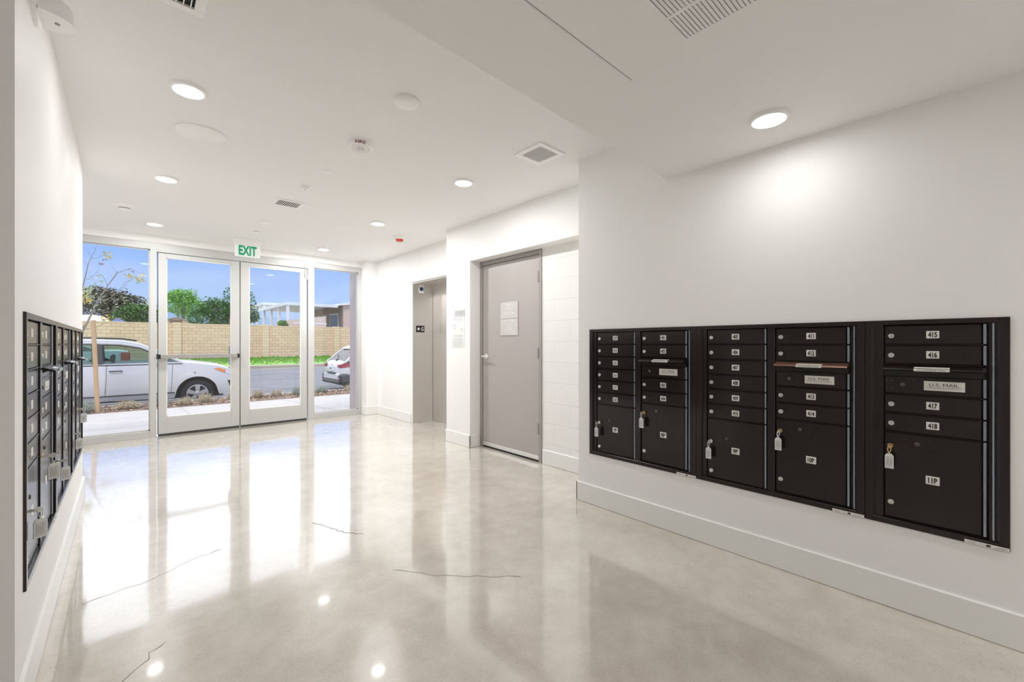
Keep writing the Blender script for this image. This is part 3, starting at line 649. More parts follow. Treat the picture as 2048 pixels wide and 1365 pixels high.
# grass verge
gmat=mat('lawn',(.19,.37,.05),.9,var=.4,scale=9,bump=1,bscale=30)
b=MB(); b.add([(-30,25.6,.07),(60,25.6,.07),(60,33.95,.235),(-30,33.95,.235)],[(0,1,2,3)],gmat)
rg=random.Random(3)
for k in range(7000):
    x=rg.uniform(2,17); y=rg.triangular(25.7,33.9,33.5); z=.07+(y-25.6)/8.4*.165; h=rg.uniform(.03,.10)*(1.9 if y>32.5 and rg.random()<.4 else 1); a=rg.uniform(0,3.14); dx,dy=.05*math.cos(a),.05*math.sin(a)
    b.add([(x-dx,y-dy,z-.02),(x+dx,y+dy,z-.02),(x+rg.uniform(-.05,.05),y,z+h)],[(0,1,2)],gmat)
tag(b.build('grass_verge'),'bright green grass strip at the foot of the block wall','grass',kind='stuff')
# ground beyond the wall
struct(MB().box(-150,200,34.3,400,-.3,.2,mat('far_ground',(.42,.40,.33),.95)).build('ground'))
# block wall
e=empty('block_wall',(0,34.1,.2)); b=MB(); b.box(-30,60,0,.2,-.2,2.30,tanblock); b.build('wall_panel',e)
for k in range(-4,9):
    x=2.43+k*4.93; MB().bbox(x-.21,x+.21,-.14,.3,-.2,2.34,pilblock,.012).build('pilaster',e)
tag(e,'long tan concrete block wall with pilasters across the street','wall')
# wing wall
struct(MB().box(2.985,3.4,7.25,7.62,-.1,3.2,mat('mauve_stucco',(.47,.395,.39),.85,bump=.3,bscale=150)).build('wall_outside'))

# ---- plants
def tuft_mesh(m,n,h,r,seed):
    g=random.Random(seed); b=MB()
    for k in range(n):
        a=g.uniform(0,6.283); rr=g.uniform(0,.5)*r; x,y=rr*math.cos(a),rr*math.sin(a); l=g.uniform(.1,1)**.8*r; hh=h*(1.05-.75*(l/r)**2)*g.uniform(.6,1.1); tx,ty=x+l*math.cos(a),y+l*math.sin(a); w=.0022
        px_,py_=-math.sin(a)*w,math.cos(a)*w; mx_,my_=x+.45*l*math.cos(a),y+.45*l*math.sin(a)
        b.add([(x-px_,y-py_,0),(x+px_,y+py_,0),(mx_+px_,my_+py_,hh*.75),(mx_-px_,my_-py_,hh*.75),(tx,ty,hh*g.uniform(.15,1))],[(0,1,2,3),(3,2,4)],m)
    return b
blg=mat('fescue_blue',(.36,.40,.33),.8,var=.2,scale=20); tng=mat('grass_tan',(.50,.43,.29),.8,var=.25,scale=20)
tb=tag(tuft_mesh(blg,420,.25,.20,1).build('grass_tuft',loc=(-.62,12.25,-.2)),'x','ornamental grass'); tt=tag(tuft_mesh(tng,380,.20,.19,2).build('grass_tuft',loc=(.05,12.35,-.2)),'x','ornamental grass')
tb['label']='blue-grey grass tuft at the foot of the tree stake'; tb.scale=(1.3,1.3,1.2); tt.scale=(1.4,1.4,1.2); tt['label']='grass tuft in mulch just right of the tree stake'
for x,y,src,lb in((1.02,12.3,tt,'dry grass tuft in mulch in front of the front wheel of the near car'),(1.42,12.45,tt,'dry grass tuft in mulch, right of the front wheel'),(.62,12.5,tb,'low blue-grey grass tuft behind the left door stile'),(2.0,12.6,tt,'dry grass tuft seen at the meeting of the two doors'),(2.55,12.6,tt,'dry grass tuft low in right glass door, at its left edge'),(3.0,12.7,tt,'dry grass tuft low in right glass door, in the middle'),(3.5,12.6,tb,'grey grass tuft low in right glass door, at its right edge'),(4.15,12.7,tb,'dark grey-green grass tuft in right side window'),(4.95,12.65,tt,'grass tuft in mulch beside the rear wheel of the right car')):
    c=src.copy(); COL.objects.link(c); c.location=(x,y,-.2); c.rotation_euler=(0,0,x*3); c.scale=(1,1,.8+.3*((x*7)%1)); c['label']=lb; c.scale=(1.15,1.15,1.1+.3*((x*7)%1))
bark=mat('bark',(.30,.25,.20),.9,var=.3,scale=20); lw=mat('stake_wood',(.55,.36,.18),.8,var=.15,scale=8)
p0=Vector(px(186.5,641,12.1)); p1=Vector(px(195.5,824,12.1)); p1.z=-.25
tag(MB().tube([tuple(p1),tuple(p0)],.037,lw,12).build('tree_stake',None,True),'leaning round wooden stake beside the young bare tree','stake')
# young tree
def LP(x,y,dy=0): return px(x,y,12.4+dy)
e=empty('young_tree',(LP(150,820)[0],12.4,-.2)); O=e.location
b=MB()
def br(pts,r0,r1):
    P=[LP(*p) for p in pts]; n=len(P); b.tube([(p[0]-O.x,p[1]-O.y,p[2]-O.z) for p in P],[r0+(r1-r0)*k/(n-1) for k in range(n)],bark,6)
br([(149,836),(150,760),(156,700),(166,660),(175,645,.1),(186,622,.15)],.035,.018)
br([(186,622,.15),(196,600,.2),(205,588,.2),(215,572,.2),(235,546,.1),(262,537,0),(275,545,.0)],.016,.003)
br([(196,600,.2),(212,600,.1),(222,596,.0),(230,585,-.1)],.014,.004)
br([(230,585,-.1),(244,575,-.1),(249,566),(262,560),(272,555)],.006,.003)
br([(215,572,.2),(222,562,.2),(233,547,.2),(236,543,.2)],.006,.003)
br([(166,660),(160,620),(163,585),(172,548,-.2),(176,530,-.2),(181,518,-.2),(190,500,-.2),(194,490,-.2)],.014,.003)
br([(176,530,-.2),(170,524,-.2),(162,519,-.2)],.004,.002); br([(181,518,-.2),(195,516,-.2),(204,511,-.2)],.004,.002)
br([(181,512,-.2),(175,502,-.2),(167,494,-.2)],.004,.002); br([(215,572,.2),(208,556,.2),(200,548,.1),(192,545,.1)],.005,.002)
br([(235,546,.1),(228,538,.1),(221,528,.1)],.004,.002); br([(240,590,.1),(245,578,.1),(252,570,.1),(260,560,.1)],.004,.002)
br([(186,622,.15),(205,640,.1),(240,636,0),(262,648,-.1)],.006,.003); br([(166,660),(190,655),(215,645),(245,636)],.006,.003)
br([(172,560,-.1),(184,556,-.1),(192,545,-.1),(200,538,-.1)],.004,.002); br([(176,600,-.1),(190,590,-.1),(200,575,-.1),(206,560,-.1)],.005,.002)
br([(222,596,0),(232,606,.1),(226,624,.1),(205,626,.1)],.007,.004)
b.build('trunk',e,True)
yl=mat('leaf_yellow',(.68,.52,.10),.6,var=.3,scale=15); pl=mat('leaf_pale',(.50,.58,.36),.6,var=.3,scale=15)
b=MB(); g=random.Random(5)
for x,y,n,m_,s in((216,512,14,yl,.07),(261,549,10,yl,.07),(279,556,16,yl,.07),(177,581,46,pl,.15),(170,595,26,yl,.12),(214,638,18,yl,.10),(294,604,20,pl,.10),(196,555,10,pl,.09),(206,527,3,bark,.05),(209,520,2,bark,.03),(260,539,2,bark,.03),(251,582,3,bark,.06),(230,583,3,bark,.06),(272,560,6,pl,.08),(190,610,14,pl,.14),(240,600,8,pl,.15)):
    c=Vector(LP(x,y,g.uniform(-.1,.1)))-O
    for k in range(n):
        p=c+Vector((g.gauss(0,s*.5),g.gauss(0,s*.5),g.gauss(0,s*.5))); l=g.uniform(.05,.10); d=Vector((g.uniform(-1,1),g.uniform(-.5,.5),g.uniform(-1,.2))).normalized()*l; q=d.cross(Vector((g.random(),1,g.random()))).normalized()*.014
        b.add([tuple(p),tuple(p+d*.5+q),tuple(p+d),tuple(p+d*.5-q)],[(0,1,2,3)],m_)
b.build('leaves',e); tag(e,'young nearly bare tree with few yellow leaves by the left window','tree')
# trees beyond the wall
def tree(name,c,blobs,cols,n,ls,label,trunk=True,seed=1,thin=1):
    g=random.Random(seed); e=empty(name,c); b=MB()
    ms=[mat(name+str(seed)+str(k),q,.8,var=.35,scale=3) for k,q in enumerate(cols)]
    tot=sum(q[3]**2 for q in blobs)
    for x,y,z,r,*sq in blobs:
        s=sq[0] if sq else .8
        for k in range(int(n*r*r/tot)):
            v=Vector((g.gauss(0,1),g.gauss(0,1),g.gauss(0,1))).normalized()*r*(g.uniform(.35,1.0)**.4); v.z*=s
            bump_=1+.16*math.sin(v.x*5/r+1)*math.sin(v.z*6/r+x)
            p=Vector((x,y,z))+v*bump_; a=Vector((g.uniform(-1,1),g.uniform(-1,1),g.uniform(-.6,.6))).normalized()*ls*g.uniform(.6,1.3); q=a.cross(Vector((g.random()-.5,g.random()-.5,1))).normalized()*ls*.42
            b.add([tuple(p-a),tuple(p+q),tuple(p+a),tuple(p-q)],[(0,1,2,3)],g.choice(ms))
    b.build('foliage',e)
    if trunk:
        t=MB(); x,y,z,r=blobs[0][:4]; t.tube([(0,0,-.3),(x*.3,0,z*.4),(x*.8,y,z*.9)],[.22,.16,.08],bark,8)
        for q in blobs[1:4]: t.tube([(x*.3,0,z*.4),(q[0]*.7,q[1]*.7,q[2]*.8)],[.12,.05],bark,6)
        t.build('trunk',e,True)
    tag(e,label,'tree',None); return e
def rel(x,y,Y,c): p=px(x,y,Y); return (p[0]-c[0],p[1]-c[1],p[2]-c[2])
c=(px(215,650,44)[0],44,.2)
tree('olive_tree',c,[rel(215,618,44,c)+(2.0,),rel(180,620,44,c)+(2.0,),rel(250,615,44.5,c)+(1.4,),rel(205,598,44,c)+(1.25,),rel(272,606,45,c)+(.7,),rel(185,600,44,c)+(1.1,),rel(235,600,44,c)+(.9,)],[(.115,.12,.055),(.20,.19,.11),(.07,.085,.03),(.27,.25,.17)],6500,.15,'wide grey-olive tree beyond the wall, behind the bare young tree',seed=1)
c=(px(275,650,40)[0],40,.2)
tree('green_bush',c,[rel(275,632,40,c)+(1.15,),rel(294,628,40,c)+(.9,),rel(252,637,40,c)+(.9,)],[(.06,.16,.03),(.11,.24,.05),(.17,.30,.08)],3600,.11,'dark green bush above the wall in the left window',seed=2)
c=(px(372,650,50)[0],50,.2)
tree('feathery_tree',c,[rel(362,608,50,c)+(1.55,.8),rel(346,604,50,c)+(1.15,.8),rel(378,612,50.5,c)+(1.3,.8),rel(366,594,50,c)+(1.0,),rel(384,590,50,c)+(.55,1),rel(395,618,50,c)+(1.1,),rel(352,592,50,c)+(.8,)],[(.27,.55,.09),(.42,.70,.14),(.18,.42,.07)],6500,.11,'bright green feathery tree in the left glass door',seed=3)
c=(px(425,655,42)[0],42,.2)
tree('leafy_tree',c,[rel(430,632,42,c)+(1.45,),rel(405,636,42,c)+(1.05,),rel(424,616,42,c)+(.9,1),rel(452,628,42,c)+(1.3,),rel(470,632,42,c)+(1.2,),rel(440,612,42.4,c)+(.7,1)],[(.05,.17,.03),(.09,.25,.04),(.16,.36,.07)],6500,.12,'dense green leafy tree right of the feathery tree, above wall',seed=4)
c=(px(462,655,41)[0],41,.2)
tree('tall_shrub',c,[rel(460,598,41,c)+(.55,1.9),rel(470,612,41,c)+(.7,1.6),rel(483,600,41,c)+(.75,1.5),rel(490,628,41,c)+(1.1,),rel(502,602,41,c)+(.38,1.8),rel(499,634,41,c)+(.6,)],[(.06,.20,.07),(.12,.30,.10),(.20,.38,.15)],3200,.12,'tall upright green shrub seen where the two glass doors meet',seed=6)
# hills
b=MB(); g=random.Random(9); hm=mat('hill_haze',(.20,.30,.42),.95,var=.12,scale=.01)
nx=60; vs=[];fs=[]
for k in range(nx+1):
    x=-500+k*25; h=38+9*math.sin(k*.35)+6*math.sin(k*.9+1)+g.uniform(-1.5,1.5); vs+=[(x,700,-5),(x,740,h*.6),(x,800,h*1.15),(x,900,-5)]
for k in range(nx):
    for j in range(3): a=k*4+j; fs.append((a,a+1,a+5,a+4))
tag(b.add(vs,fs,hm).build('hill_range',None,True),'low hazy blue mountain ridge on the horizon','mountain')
# gable roof house
e=empty('gable_house',(0,45,.2)); cx=px(352,640,45)[0]; zt=px(352,634,45)[2]-.2; zl=px(400,648,45)[2]-.2
xl_=px(311,642,45)[0]; xr_=px(402,649,45)[0]; cream=mat('cream_siding',(.66,.55,.42),.8); roofw=mat('pale_roof',(.60,.56,.52),.8)
b=MB(); b.prism([(xl_+.15,0),(xr_-.15,0),(xr_-.15,zl),(cx,zt-.08),(xl_+.15,zl+.1)],0,2.2,cream); b.build('wall',e)
b=MB(); b.prism([(xl_,zl+.05),(cx,zt-.06),(xr_,zl-.05),(xr_,zl+.0),(cx,zt),(xl_,zl+.10)],-.1,2.4,roofw); b.build('roof',e)
b=MB(); b.bbox(cx-.42,cx+.42,-.04,0,zt-.50,zt-.26,mat('vent_brown',(.25,.17,.12),.8),.01); b.build('gable_vent',e)
tag(e,'cream gabled house end with small brown vent behind the wall','house')
# patio umbrella, white dome
p=px(236,640,37); e=empty('patio_umbrella',(p[0],37,.2)); MB().tube([(0,0,0),(0,0,p[2]-.1)],.03,bark,6).build('pole',e)
MB().lathe([(.60,p[2]-.42),(.25,p[2]-.25),(.04,p[2]-.08)],(0,0,0),mat('canvas_blue',(.12,.18,.32),.8),'z',8).build('canopy',e); tag(e,'blue patio umbrella top peeking above the wall','umbrella')
p=px(181,640,38); e=MB().lathe([(.95,-.5),(.95,.0),(.85,.25),(.55,.45),(.15,.52)],(0,0,0),white,'z',20).build('storage_dome',None,True,loc=(p[0],38,p[2]-.2)); tag(e,'white rounded top beyond the wall behind the stake','storage tank')
b=MB(); b.box(-.8,.8,-.8,.8,-(p[2]-.4),-.5,white); b.build('tank_body',e)
# mobile home with awnings
Yh=38
xc=px(687,612,Yh)[0]; zc=px(687,612,Yh)[2]; pink=mat('pink_stucco',(.62,.48,.42),.85); wht=mat('white_metal',(.80,.82,.84),.4); shade=mat('awning_shaded_siding',(.30,.25,.21),.8)  # dark brown paints in the awning's shadow on the side wall
e=empty('mobile_home',(0,Yh,.2)); z_=zc-.2
b=MB(); b.box(xc,xc+12,0,.15,0,z_+.15,pink); b.box(xc,xc+.15,.15,11,0,z_,shade); b.box(xc+11.8,xc+12,.15,11,0,z_,pink); b.box(xc,xc+12,10.9,11,0,z_,pink); b.build('wall',e)
b=MB(); b.prism([(xc-.4,z_-.02),(xc+6,z_+1.0),(xc+12.4,z_-.02),(xc+12.4,z_+.16),(xc+6,z_+1.22),(xc-.4,z_+.16)],-.35,11.2,wht); b.build('roof',e)
for k,(y0,y1) in enumerate(((1.2,3.4),(4.2,5.2),(6.2,8.6),(9.6,11))):
    b=MB(); b.bbox(xc-.04,xc-.001,y0,y1,1.6,z_-.6,wht,.01); f=b.build('window_frame',e); b=MB(); b.box(xc-.05,xc-.041,y0+.08,y1-.08,1.68,z_-.68,mat('dark_pane',(.05,.06,.07),.1)); b.build('pane',f)
tag(e,'pink mobile home with pale low roof beyond the wall','house')
def awning(x0,x1,y0,y1,zt,npost,label,zs=.22):
    e=empty('carport_awning',(0,y0,.2)); b=MB(); b.box(x0,x1,0,y1-y0,zt-.02,zt+.02,wht); b.bbox(x0,x1,-.06,0,zt-zs+.02,zt+.04,wht,.01); b.bbox(x0-.06,x0,-.06,y1-y0,zt-zs+.02,zt+.04,wht,.01); b.build('roof_panel',e)
    for k in range(npost):
        y=.1+(y1-y0-.2)*k/(npost-1); MB().bbox(x0+.02,x0+.22,y-.1,y+.1,0,zt-zs+.02,wht,.01).build('post',e)
    tag(e,label,'awning')
xa=px(573,610,Yh+.2)[0]
awning(xa,xc-.42,Yh+.2,Yh+11,z_+.0,5,'white metal awning with posts attached to the pink mobile home')
Y2=50; xb=px(526,606,Y2)[0]; awning(xb,xb+10,Y2,Y2+9,px(526,606,Y2)[2]-.2,4,'farther white carport awning left of the nearer awning')
b=MB(); xA=px(553,643,36)[0]; xB=px(652,633,36)[0]; b.prism([(xA,0),(xB,0),(xB,px(652,633,36)[2]-.2),(xA,px(553,643,36)[2]-.2)],0,.15,mat('beige_panel',(.68,.60,.52),.8)); b.bbox(xA+1.2,xB+.05,-.03,0,px(600,646,36)[2]-.3,px(600,646,36)[2]-.2,wht,.005)
tag(b.build('patio_screen',loc=(0,36,.2)),'beige sloping patio screen in front of the mobile home','screen')
c=(px(565,655,35.4)[0],35.4,.2)
tree('small_palm',c,[rel(565,648,35.4,c)+(.35,.7)],[(.12,.32,.06),(.2,.42,.1)],160,.16,'small green palm tip showing above the wall',True,seed=8)

# ================================================================== CARS
def interp(P,x):
    if x<=P[0][0]: return P[0][1]
    for (a,b_),(c,d) in zip(P,P[1:]):
        if x<=c: t=(x-a)/(c-a); return b_+(d-b_)*t
    return P[-1][1]
tyre=mat('tyre_rubber',(.018,.018,.018),.8,bump=.3,bscale=80); rimm=mat('wheel_silver',(.50,.50,.52),.35,.7)
carw=mat('car_white',(.67,.66,.65),.25,coat=.6,var=.01); blk=mat('car_black_trim',(.02,.02,.022),.45); grayclad=mat('cladding_grey',(.07,.07,.075),.6)
tailred=mat('tail_red',(.35,.012,.02),.15,coat=1); amber=mat('amber_lens',(.80,.25,.03),.2,coat=1); lensm=mat('lamp_clear',(.66,.68,.70),.1,coat=1); seat=mat('seat_grey',(.10,.10,.10),.8)
def car(name,loc,p,label,body=None,glassm=None,rz=0):
    body=body or carw; glassm=glassm or cglass
    e=empty(name,loc,rz); Lg,W=p['L'],p['W']; H2=W/2; xr,xf,rw,ra=p['xr'],p['xf'],p['rw'],p['ra']
    top=p['top']; bot=p['bot']; n=110; nr=9
    def hw(x):
        t=1
        for q,l in((x,p['rr']),(Lg-x,p['rf'])):
            if q<l: t*=1-p['rk']*(1-q/l)**2.2
        return H2*t
    sec=[(0,.93),(.12,.965),(.35,1),(.62,1),(.85,.965),(1,.93)]
    verts=[];faces=[];xs=sorted([Lg*k/n for k in range(n+1)]+[xr-ra+.001,xr+ra-.001,xf-ra+.001,xf+ra-.001])
    rows=[0,.08,.2,.35,.5,.65,.8,.92,1]; cen=[.9,.72,.45,.2,0]
    for x in xs:
        zb=interp(bot,x)
        for xc_ in(xr,xf):
            if abs(x-xc_)<ra: zb=max(zb,p['zc']+math.sqrt(ra*ra-(x-xc_)**2))
        zt=max(interp(top,x),zb+.02); h=hw(x); ring=[]
        for t in rows: z=zb+(zt-zb)*t; zz=(z-.25)/(max(.8,zt)-.25); ring.append((x,-h*interp(sec,max(0,min(1,zz))),z))
        yw=-ring[-1][1]
        for c_ in cen: ring.append((x,-yw*c_,zt+(1-c_**2)*.045*min(1,x/.3+.1,(Lg-x)/.3+.1)+.012*(c_<.95)))
        full=ring+[(a,-b_,c_) for a,b_,c_ in ring[-2::-1]]
        verts+=full
    m=len(full)
    for i in range(len(xs)-1):
        for j in range(m-1): a=i*m+j; faces.append((a,a+m,a+m+1,a+1))
    faces.append(tuple(range(m))); faces.append(tuple(range((len(xs)-1)*m,len(xs)*m)))
    b=MB(); b.add(verts,faces,body); b.build('body',e,50)
    # greenhouse
    G=p['green']; zr0=min(q[1] for q in G); zr1=max(q[1] for q in G); yb,yt=H2*.925,H2*.74
    def gy(z): return yb+(yt-yb)*(z-zr0)/(zr1-zr0)
    b=MB(); gl=MB()
    for (x0,z0,k0),(x1,z1,_) in zip(G,G[1:]):
        tgt,mm=(gl,glassm) if k0=='g' else (b,body)
        for j in range(8):
            def P(x,z,t): y=gy(z)*t; return (x,y,z+.04*(1-t*t)*(z-zr0)/(zr1-zr0))
            t0,t1=-1+j/4,-1+(j+1)/4; tgt.add([P(x0,z0,t0),P(x1,z1,t0),P(x1,z1,t1),P(x0,z0,t1)],[(0,1,2,3)],mm)
    for s in(-1,1):
        # rail following the roof line, and pillars
        pts=[(x,s*(gy(z)-.012),z-.02) for x,z,_ in G]
        b.tube(pts,.036,body,8)
        for x0,x1,tilt,mm in p['pillars']:
            zt_=interp([(q[0],q[1]) for q in G],x0+tilt)-.02
            za=zr0-.01; b.add([(x0,s*(gy(za)+.004),za),(x1,s*(gy(za)+.004),za),(x1+tilt*.9,s*(gy(zt_)+.004),zt_),(x0+tilt,s*(gy(zt_)+.004),zt_),(x0,s*(gy(za)-.03),za),(x1,s*(gy(za)-.03),za),(x1+tilt*.9,s*(gy(zt_)-.03),zt_),(x0+tilt,s*(gy(zt_)-.03),zt_)],[(0,1,2,3),(4,7,6,5),(0,4,5,1),(1,5,6,2),(2,6,7,3),(3,7,4,0)],mm)
        # black strip at belt and under roof
        b.tube([(G[0][0]+.05,s*(gy(zr0)+.004),zr0+.012),(G[-1][0]-.05,s*(gy(zr0)+.004),zr0+.012)],.016,blk,6)
        b.tube([(x,s*(gy(z-.07)-.010),z-.065) for x,z,_ in G[1:-1]],.034,body,8); b.tube([(x,s*(gy(z-.09)-.002),z-.105) for x,z,_ in G[1:-1]],.012,blk,6)
        poly=[(x,s*(gy(z)-.02),z-.03) for x,z,_ in G]; sg=MB(); sg.add(poly,[tuple(range(len(poly)))],glassm); sg.build('side_window',e)
    b.build('roof',e,50); gl.build('windscreen',e)
    # rails
    if p.get('rails'):
        b=MB()
        for s in(-1,1):
            x0,x1=p['rails']; z=zr1+.045; b.tube([(x0,s*yt*.93,z-.05),(x0+.15,s*yt*.93,z),((x0+x1)/2,s*yt*.93,z+.012),(x1-.25,s*yt*.93,z-.005),(x1,s*yt*.93,z-.05)],.016,blk,6)
        b.build('roof_rail',e,True)
    # underbody, liners
    b=MB(); b.box(.25,Lg-.3,-H2*.62,H2*.62,p['zc']-.12,.55,blk); b.box(xr+ra,xf-ra,-H2*.9,H2*.9,p['zc']-.10,.45,blk)
    for xc_ in(xr,xf):
        for s in(-1,1):
            A=[(xc_+(ra-.004)*math.cos(t),p['zc']+(ra-.004)*math.sin(t)) for t in [math.pi*q/14 for q in range(15)]]
            vs=[(x,s*(H2*.95),z) for x,z in A]+[(x,s*(H2-.33),z) for x,z in A]; b.add(vs,[(k,k+1,15+k+1,15+k) for k in range(14)]+[tuple(range(15,30))],blk)
            if p.get('clad'):
                B=[(xc_+(ra+.065)*math.cos(t),p['zc']+(ra+.065)*math.sin(t)) for t in [math.pi*q/14 for q in range(15)]]
                vs=[(x,s*(hw(x)*.999+.008),z) for x,z in A]+[(x,s*(hw(x)*.998+.006),z) for x,z in B]; b.add(vs,[(k,k+1,15+k+1,15+k) for k in range(14)],grayclad)
    b.build('underbody',e)
    # interior
    b=MB()
    for xs_ in p['seats']:
        for s in(-.38,.38):
            b.bbox(xs_-.06,xs_+.10,s-.23,s+.23,.5,zr0+.06,seat,.04); b.bbox(xs_-.04,xs_+.05,s-.12,s+.12,zr0+.09,zr0+.25,seat,.03)
    b.build('seat',e)
    tag(e,label,'car')
    # wheels
    for xc_ in(xr,xf):
        for s in(-1,1):
            t=MB(); y=s*(H2-.035); wdt=.22*s
            t.lathe([(rw*.64,0),(rw*.70,.006*s),(rw*.93,.002*s),(rw,-.03*s),(rw,-.03*s-wdt*.75),(rw*.93,-wdt),(rw*.6,-wdt)],(0,0,0),tyre,'y',36,False)
            wo=t.build('wheel',e,True,loc=(xc_,y,p['zc']))
            r=MB(); r.lathe([(rw*.655,.004*s),(rw*.60,.008*s),(rw*.57,-.03*s),(rw*.57,-.1*s)],(0,0,0),rimm,'y',36,False)
            r.lathe([(rw*.58,-.06*s),(rw*.56,-.061*s)],(0,0,0),blk,'y',36); r.lathe([(rw*.17,-.05*s),(rw*.17,.012*s),(rw*.12,.02*s)],(0,0,0),rimm,'y',20)
            for k in range(p.get('spokes',5)):
                a=2*math.pi*k/p.get('spokes',5)+.3; u=Vector((math.cos(a),math.sin(a))); v=Vector((-u.y,u.x)); w0,w1=rw*.10,rw*.16
                q=[u*rw*.12+v*w0,u*rw*.60+v*w1,u*rw*.60-v*w1,u*rw*.12-v*w0]
                r.prism([(z.x,z.y) for z in q],-.045*s,.010*s,rimm)
            r.build('rim',wo,35)
    # door seams + handles on both sides
    b=MB(); hd=MB()
    for s in(-1,1):
        for x0,x1 in p['seams']:
            P=[]
            for k in range(9):
                t=k/8; z=.36+(zr0-.36)*t; x=x0+(x1-x0)*math.sin(t*math.pi*.5) ; h=hw(x)*interp(sec,max(0,min(1,(z-.25)/(max(.8,interp(top,x))-.25)))); P.append((x,s*(h+.0005),z))
            b.tube(P,.0045,blk,5)
        P=[]
        for k in range(12): x=xr+ra+.03+(xf-ra-xr-ra-.06)*k/11; P.append((x,s*(hw(x)*.995+.002),.42))
        b.tube(P,.010,blk,5)
        for x in p['handles']:
            h=hw(x)*.992; hd.tube([(x-.11,s*(h+.004),zr0-.125),(x-.09,s*(h+.03),zr0-.122),(x+.09,s*(h+.03),zr0-.122),(x+.11,s*(h+.004),zr0-.125)],.014,blk,6)
    b.build('door_seam',e); hd.build('door_handle',e,True)
    for s in(-1,1):
        x=p['mirror']; mb=MB(); mb.bbox(x-.08,x+.06,min(s*(H2-.04),s*(H2+.17)),max(s*(H2-.04),s*(H2+.17)),zr0+.0,zr0+.15,body,.035); mb.build('side_mirror',e,True)
    return e,hw,sec
ravP=dict(L=4.58,W=1.84,xr=1.02,xf=3.68,rw=.355,ra=.445,zc=.353,rr=.5,rf=.75,rk=.16,
  top=[(0,.95),(.1,1.1),(.5,1.14),(3.2,1.17),(3.55,1.155),(4.1,1.07),(4.38,.98),(4.52,.86),(4.58,.66)],
  bot=[(0,.45),(.3,.32),(3.1,.27),(4.2,.30),(4.45,.38),(4.58,.52)],
  green=[(.12,1.12,'g'),(.55,1.60,'b'),(1.0,1.70,'b'),(1.6,1.73,'b'),(2.2,1.71,'b'),(2.55,1.64,'g'),(2.95,1.44,'g'),(3.42,1.15,'g')],
  pillars=[(1.72,1.90,-.03,blk),(.95,1.10,-.08,blk),(.2,.5,.35,carw),(2.98,3.03,-.30,blk)],rails=(.8,2.5),seats=(1.1,2.05),seams=[(1.93,1.96),(3.13,3.17)],handles=(2.12,1.2),mirror=2.92,spokes=5)
suv,hwf,secf=car('suv_car',(-2.28,14.62,-.447),ravP,'white compact SUV parked across the left window and left door')
b=MB(); Lg=4.58
def sp(x,z,s=-1,off=.004):
    zt=interp(ravP['top'],x); return (x,s*(hwf(x)*interp(secf,max(0,min(1,(z-.25)/(max(.8,zt)-.25))))+off),z)
def strip(b,x0,x1,top,bot,m,f,s,off=.008,n=8):
    for k in range(n):
        a,c=x0+(x1-x0)*k/n,x0+(x1-x0)*(k+1)/n
        for j in range(3):
            def q(x,t): return f(x,interp(bot,x)+(interp(top,x)-interp(bot,x))*t,s,off)
            b.add([q(a,j/3),q(c,j/3),q(c,(j+1)/3),q(a,(j+1)/3)],[(0,1,2,3)],m)
def patch(b,pts,m,f=sp,s=-1,off=.006): b.add([f(x,z,s,off) for x,z in pts],[tuple(range(len(pts)))],m)
for s in(-1,1): strip(b,4.02,4.30,[(4.02,.99),(4.15,1.0),(4.30,.955)],[(4.02,.985),(4.20,.90),(4.30,.86)],amber,sp,s)
b.build('turn_signal',suv)
b=MB()
for s in(-1,1): strip(b,4.30,4.54,[(4.30,.955),(4.42,.925),(4.54,.80)],[(4.30,.86),(4.54,.74)],lensm,sp,s)
b.build('headlight',suv)
b=MB()
for s in(-1,1): patch(b,[(4.34,.66),(4.44,.66),(4.46,.52),(4.40,.50)],blk,s=s)
b.box(4.575,4.60,-.45,.45,.55,.8,blk); b.build('grille',suv)
b=MB()
for s in(-1,1): strip(b,1.50,3.22,[(0,.42),(5,.42)],[(0,.29),(5,.29)],mat('rocker_grey',(.50,.50,.50),.45),sp,s,.006,12)
b.build('rocker_panel',suv)
b=MB(); b.lathe([(.02,0),(.02,.006)],(0,0,0),greyink,'y',12); q=sp(3.62,.90); b2=MB(); b2.lathe([(.022,0),(.022,-.008)],q,greyink,'y',12); b2.build('fender_lamp',suv)
# rear car
crP=dict(L=4.46,W=1.82,xr=.93,xf=3.55,rw=.345,ra=.41,zc=.343,rr=.55,rf=.7,rk=.20,
  top=[(0,.78),(.05,.92),(.14,1.02),(.4,1.05),(3.1,1.06),(3.5,1.03),(4.1,.93),(4.38,.78),(4.46,.6)],
  bot=[(0,.40),(.2,.32),(3.1,.24),(4.2,.28),(4.46,.45)],
  green=[(.14,1.02,'g'),(.62,1.44,'b'),(.75,1.50,'b'),(1.3,1.57,'b'),(2.0,1.57,'b'),(2.45,1.48,'g'),(3.25,1.05,'g')],
  pillars=[(1.85,1.98,-.03,blk),(1.05,1.2,-.12,blk),(.2,.62,.42,carw),(2.95,3.0,-.32,blk)],rails=(.85,2.4),seats=(1.3,2.2),seams=[(2.0,2.03),(1.2,1.1)],handles=(2.2,1.3),mirror=2.85,clad=True)
cr2,hw2,sec2=car('hatchback_car',(5.2,14.85,-.43),crP,'white crossover seen from its rear left corner in the right window',glassm=rearglass)
def sp2(x,z,s=-1,off=.004):
    zt=interp(crP['top'],x); return (x,s*(hw2(x)*interp(sec2,max(0,min(1,(z-.25)/(max(.8,zt)-.25))))+off),z)
b=MB()
for s in(-1,1):
    strip(b,.02,.46,[(.0,.93),(.12,.985),(.46,1.0)],[(0,.83),(.3,.86),(.46,.93)],tailred,sp2,s,.012)
    y0,y1=sorted((s*.52,s*.75)); b.bbox(-.008,.10,y0,y1,.84,.95,tailred,.02)
b.build('tail_light',cr2,True)
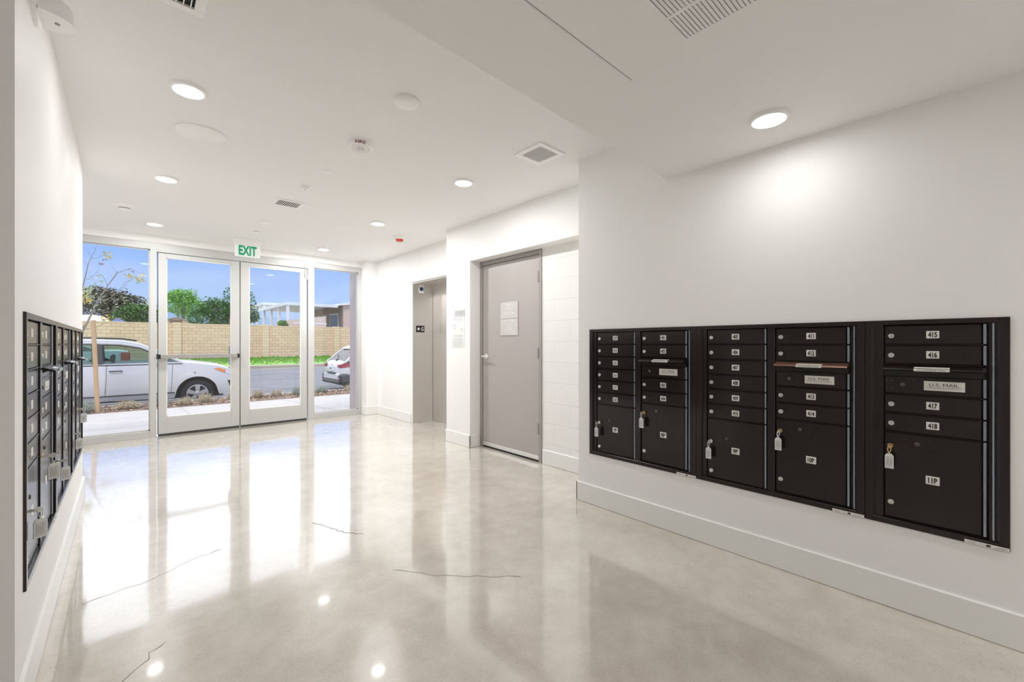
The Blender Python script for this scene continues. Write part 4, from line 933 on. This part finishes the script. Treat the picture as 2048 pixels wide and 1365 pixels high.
b=MB(); b.bbox(-.05,.35,-.70,.70,.40,.66,carw,.06); b.build('bumper',cr2,True)
b=MB(); b.bbox(-.06,.2,-.80,.80,.30,.43,grayclad,.04); b.bbox(-.058,.02,-.40,.40,.655,.672,blk,.004)
for s in(-1,1): y0,y1=sorted((s*.62,s*.90)); b.bbox(-.03,.52,y0,y1,.33,.64,grayclad,.06)
b.build('bumper_cladding',cr2,True)
b=MB()
for s in(-1,1): y0,y1=sorted((s*.70,s*.84)); b.bbox(-.045,-.02,y0,y1,.45,.50,tailred,.006)
b.build('reflector',cr2)
b=MB(); b.bbox(-.03,.0,-.17,.17,.72,.88,white,.006); b.bbox(-.032,-.029,-.13,.13,.77,.83,greyink,.0003); b.build('licence_plate',cr2)
b=MB(); b.bbox(-.018,.02,-.06,.06,.90,.95,chrome,.01); b.build('badge',cr2,True)
b=MB(); b.add([(.56,-.62,1.47),(.56,.62,1.47),(.80,.60,1.57),(.80,-.60,1.57),(.56,-.62,1.45),(.56,.62,1.45),(.80,.60,1.54),(.80,-.60,1.54)],[(0,1,2,3),(4,7,6,5),(0,4,5,1),(0,3,7,4),(1,5,6,2)],carw); b.build('spoiler',cr2)
b=MB(); b.tube([(.20,0,1.10),(.26,.12,1.14),(.38,.45,1.26)],.010,blk,6); b.tube([(.14,-.06,1.07),(.22,.06,1.09)],.03,blk,8); b.build('wiper',cr2)
# car across the street
wpP=dict(ravP); wpP['rails']=None
teal=mat('car_pale_teal',(.50,.66,.62),.3,coat=.4)
e3,hw3,_=car('sedan_car',(px(253,700,24)[0]-4.45,24.2,-.13),dict(ravP,top=[(0,.95),(.3,1.05),(3.3,1.05),(4.2,1.04),(4.5,1.0),(4.58,.7)],green=[(.6,1.04,'g'),(1.2,1.38,'b'),(2.4,1.40,'b'),(3.0,1.36,'g'),(3.7,1.05,'g')],pillars=[(1.7,1.85,-.03,blk)],rails=None),'pale teal car with red tail light seen through the SUV windows',body=teal)
b=MB()
for s in(-1,1): y0,y1=sorted((s*.72,s*.93)); b.bbox(4.28,4.56,y0,y1,.62,.98,mat('tail_orange',(.55,.10,.03),.3),.03)
b.build('tail_light',e3,True)
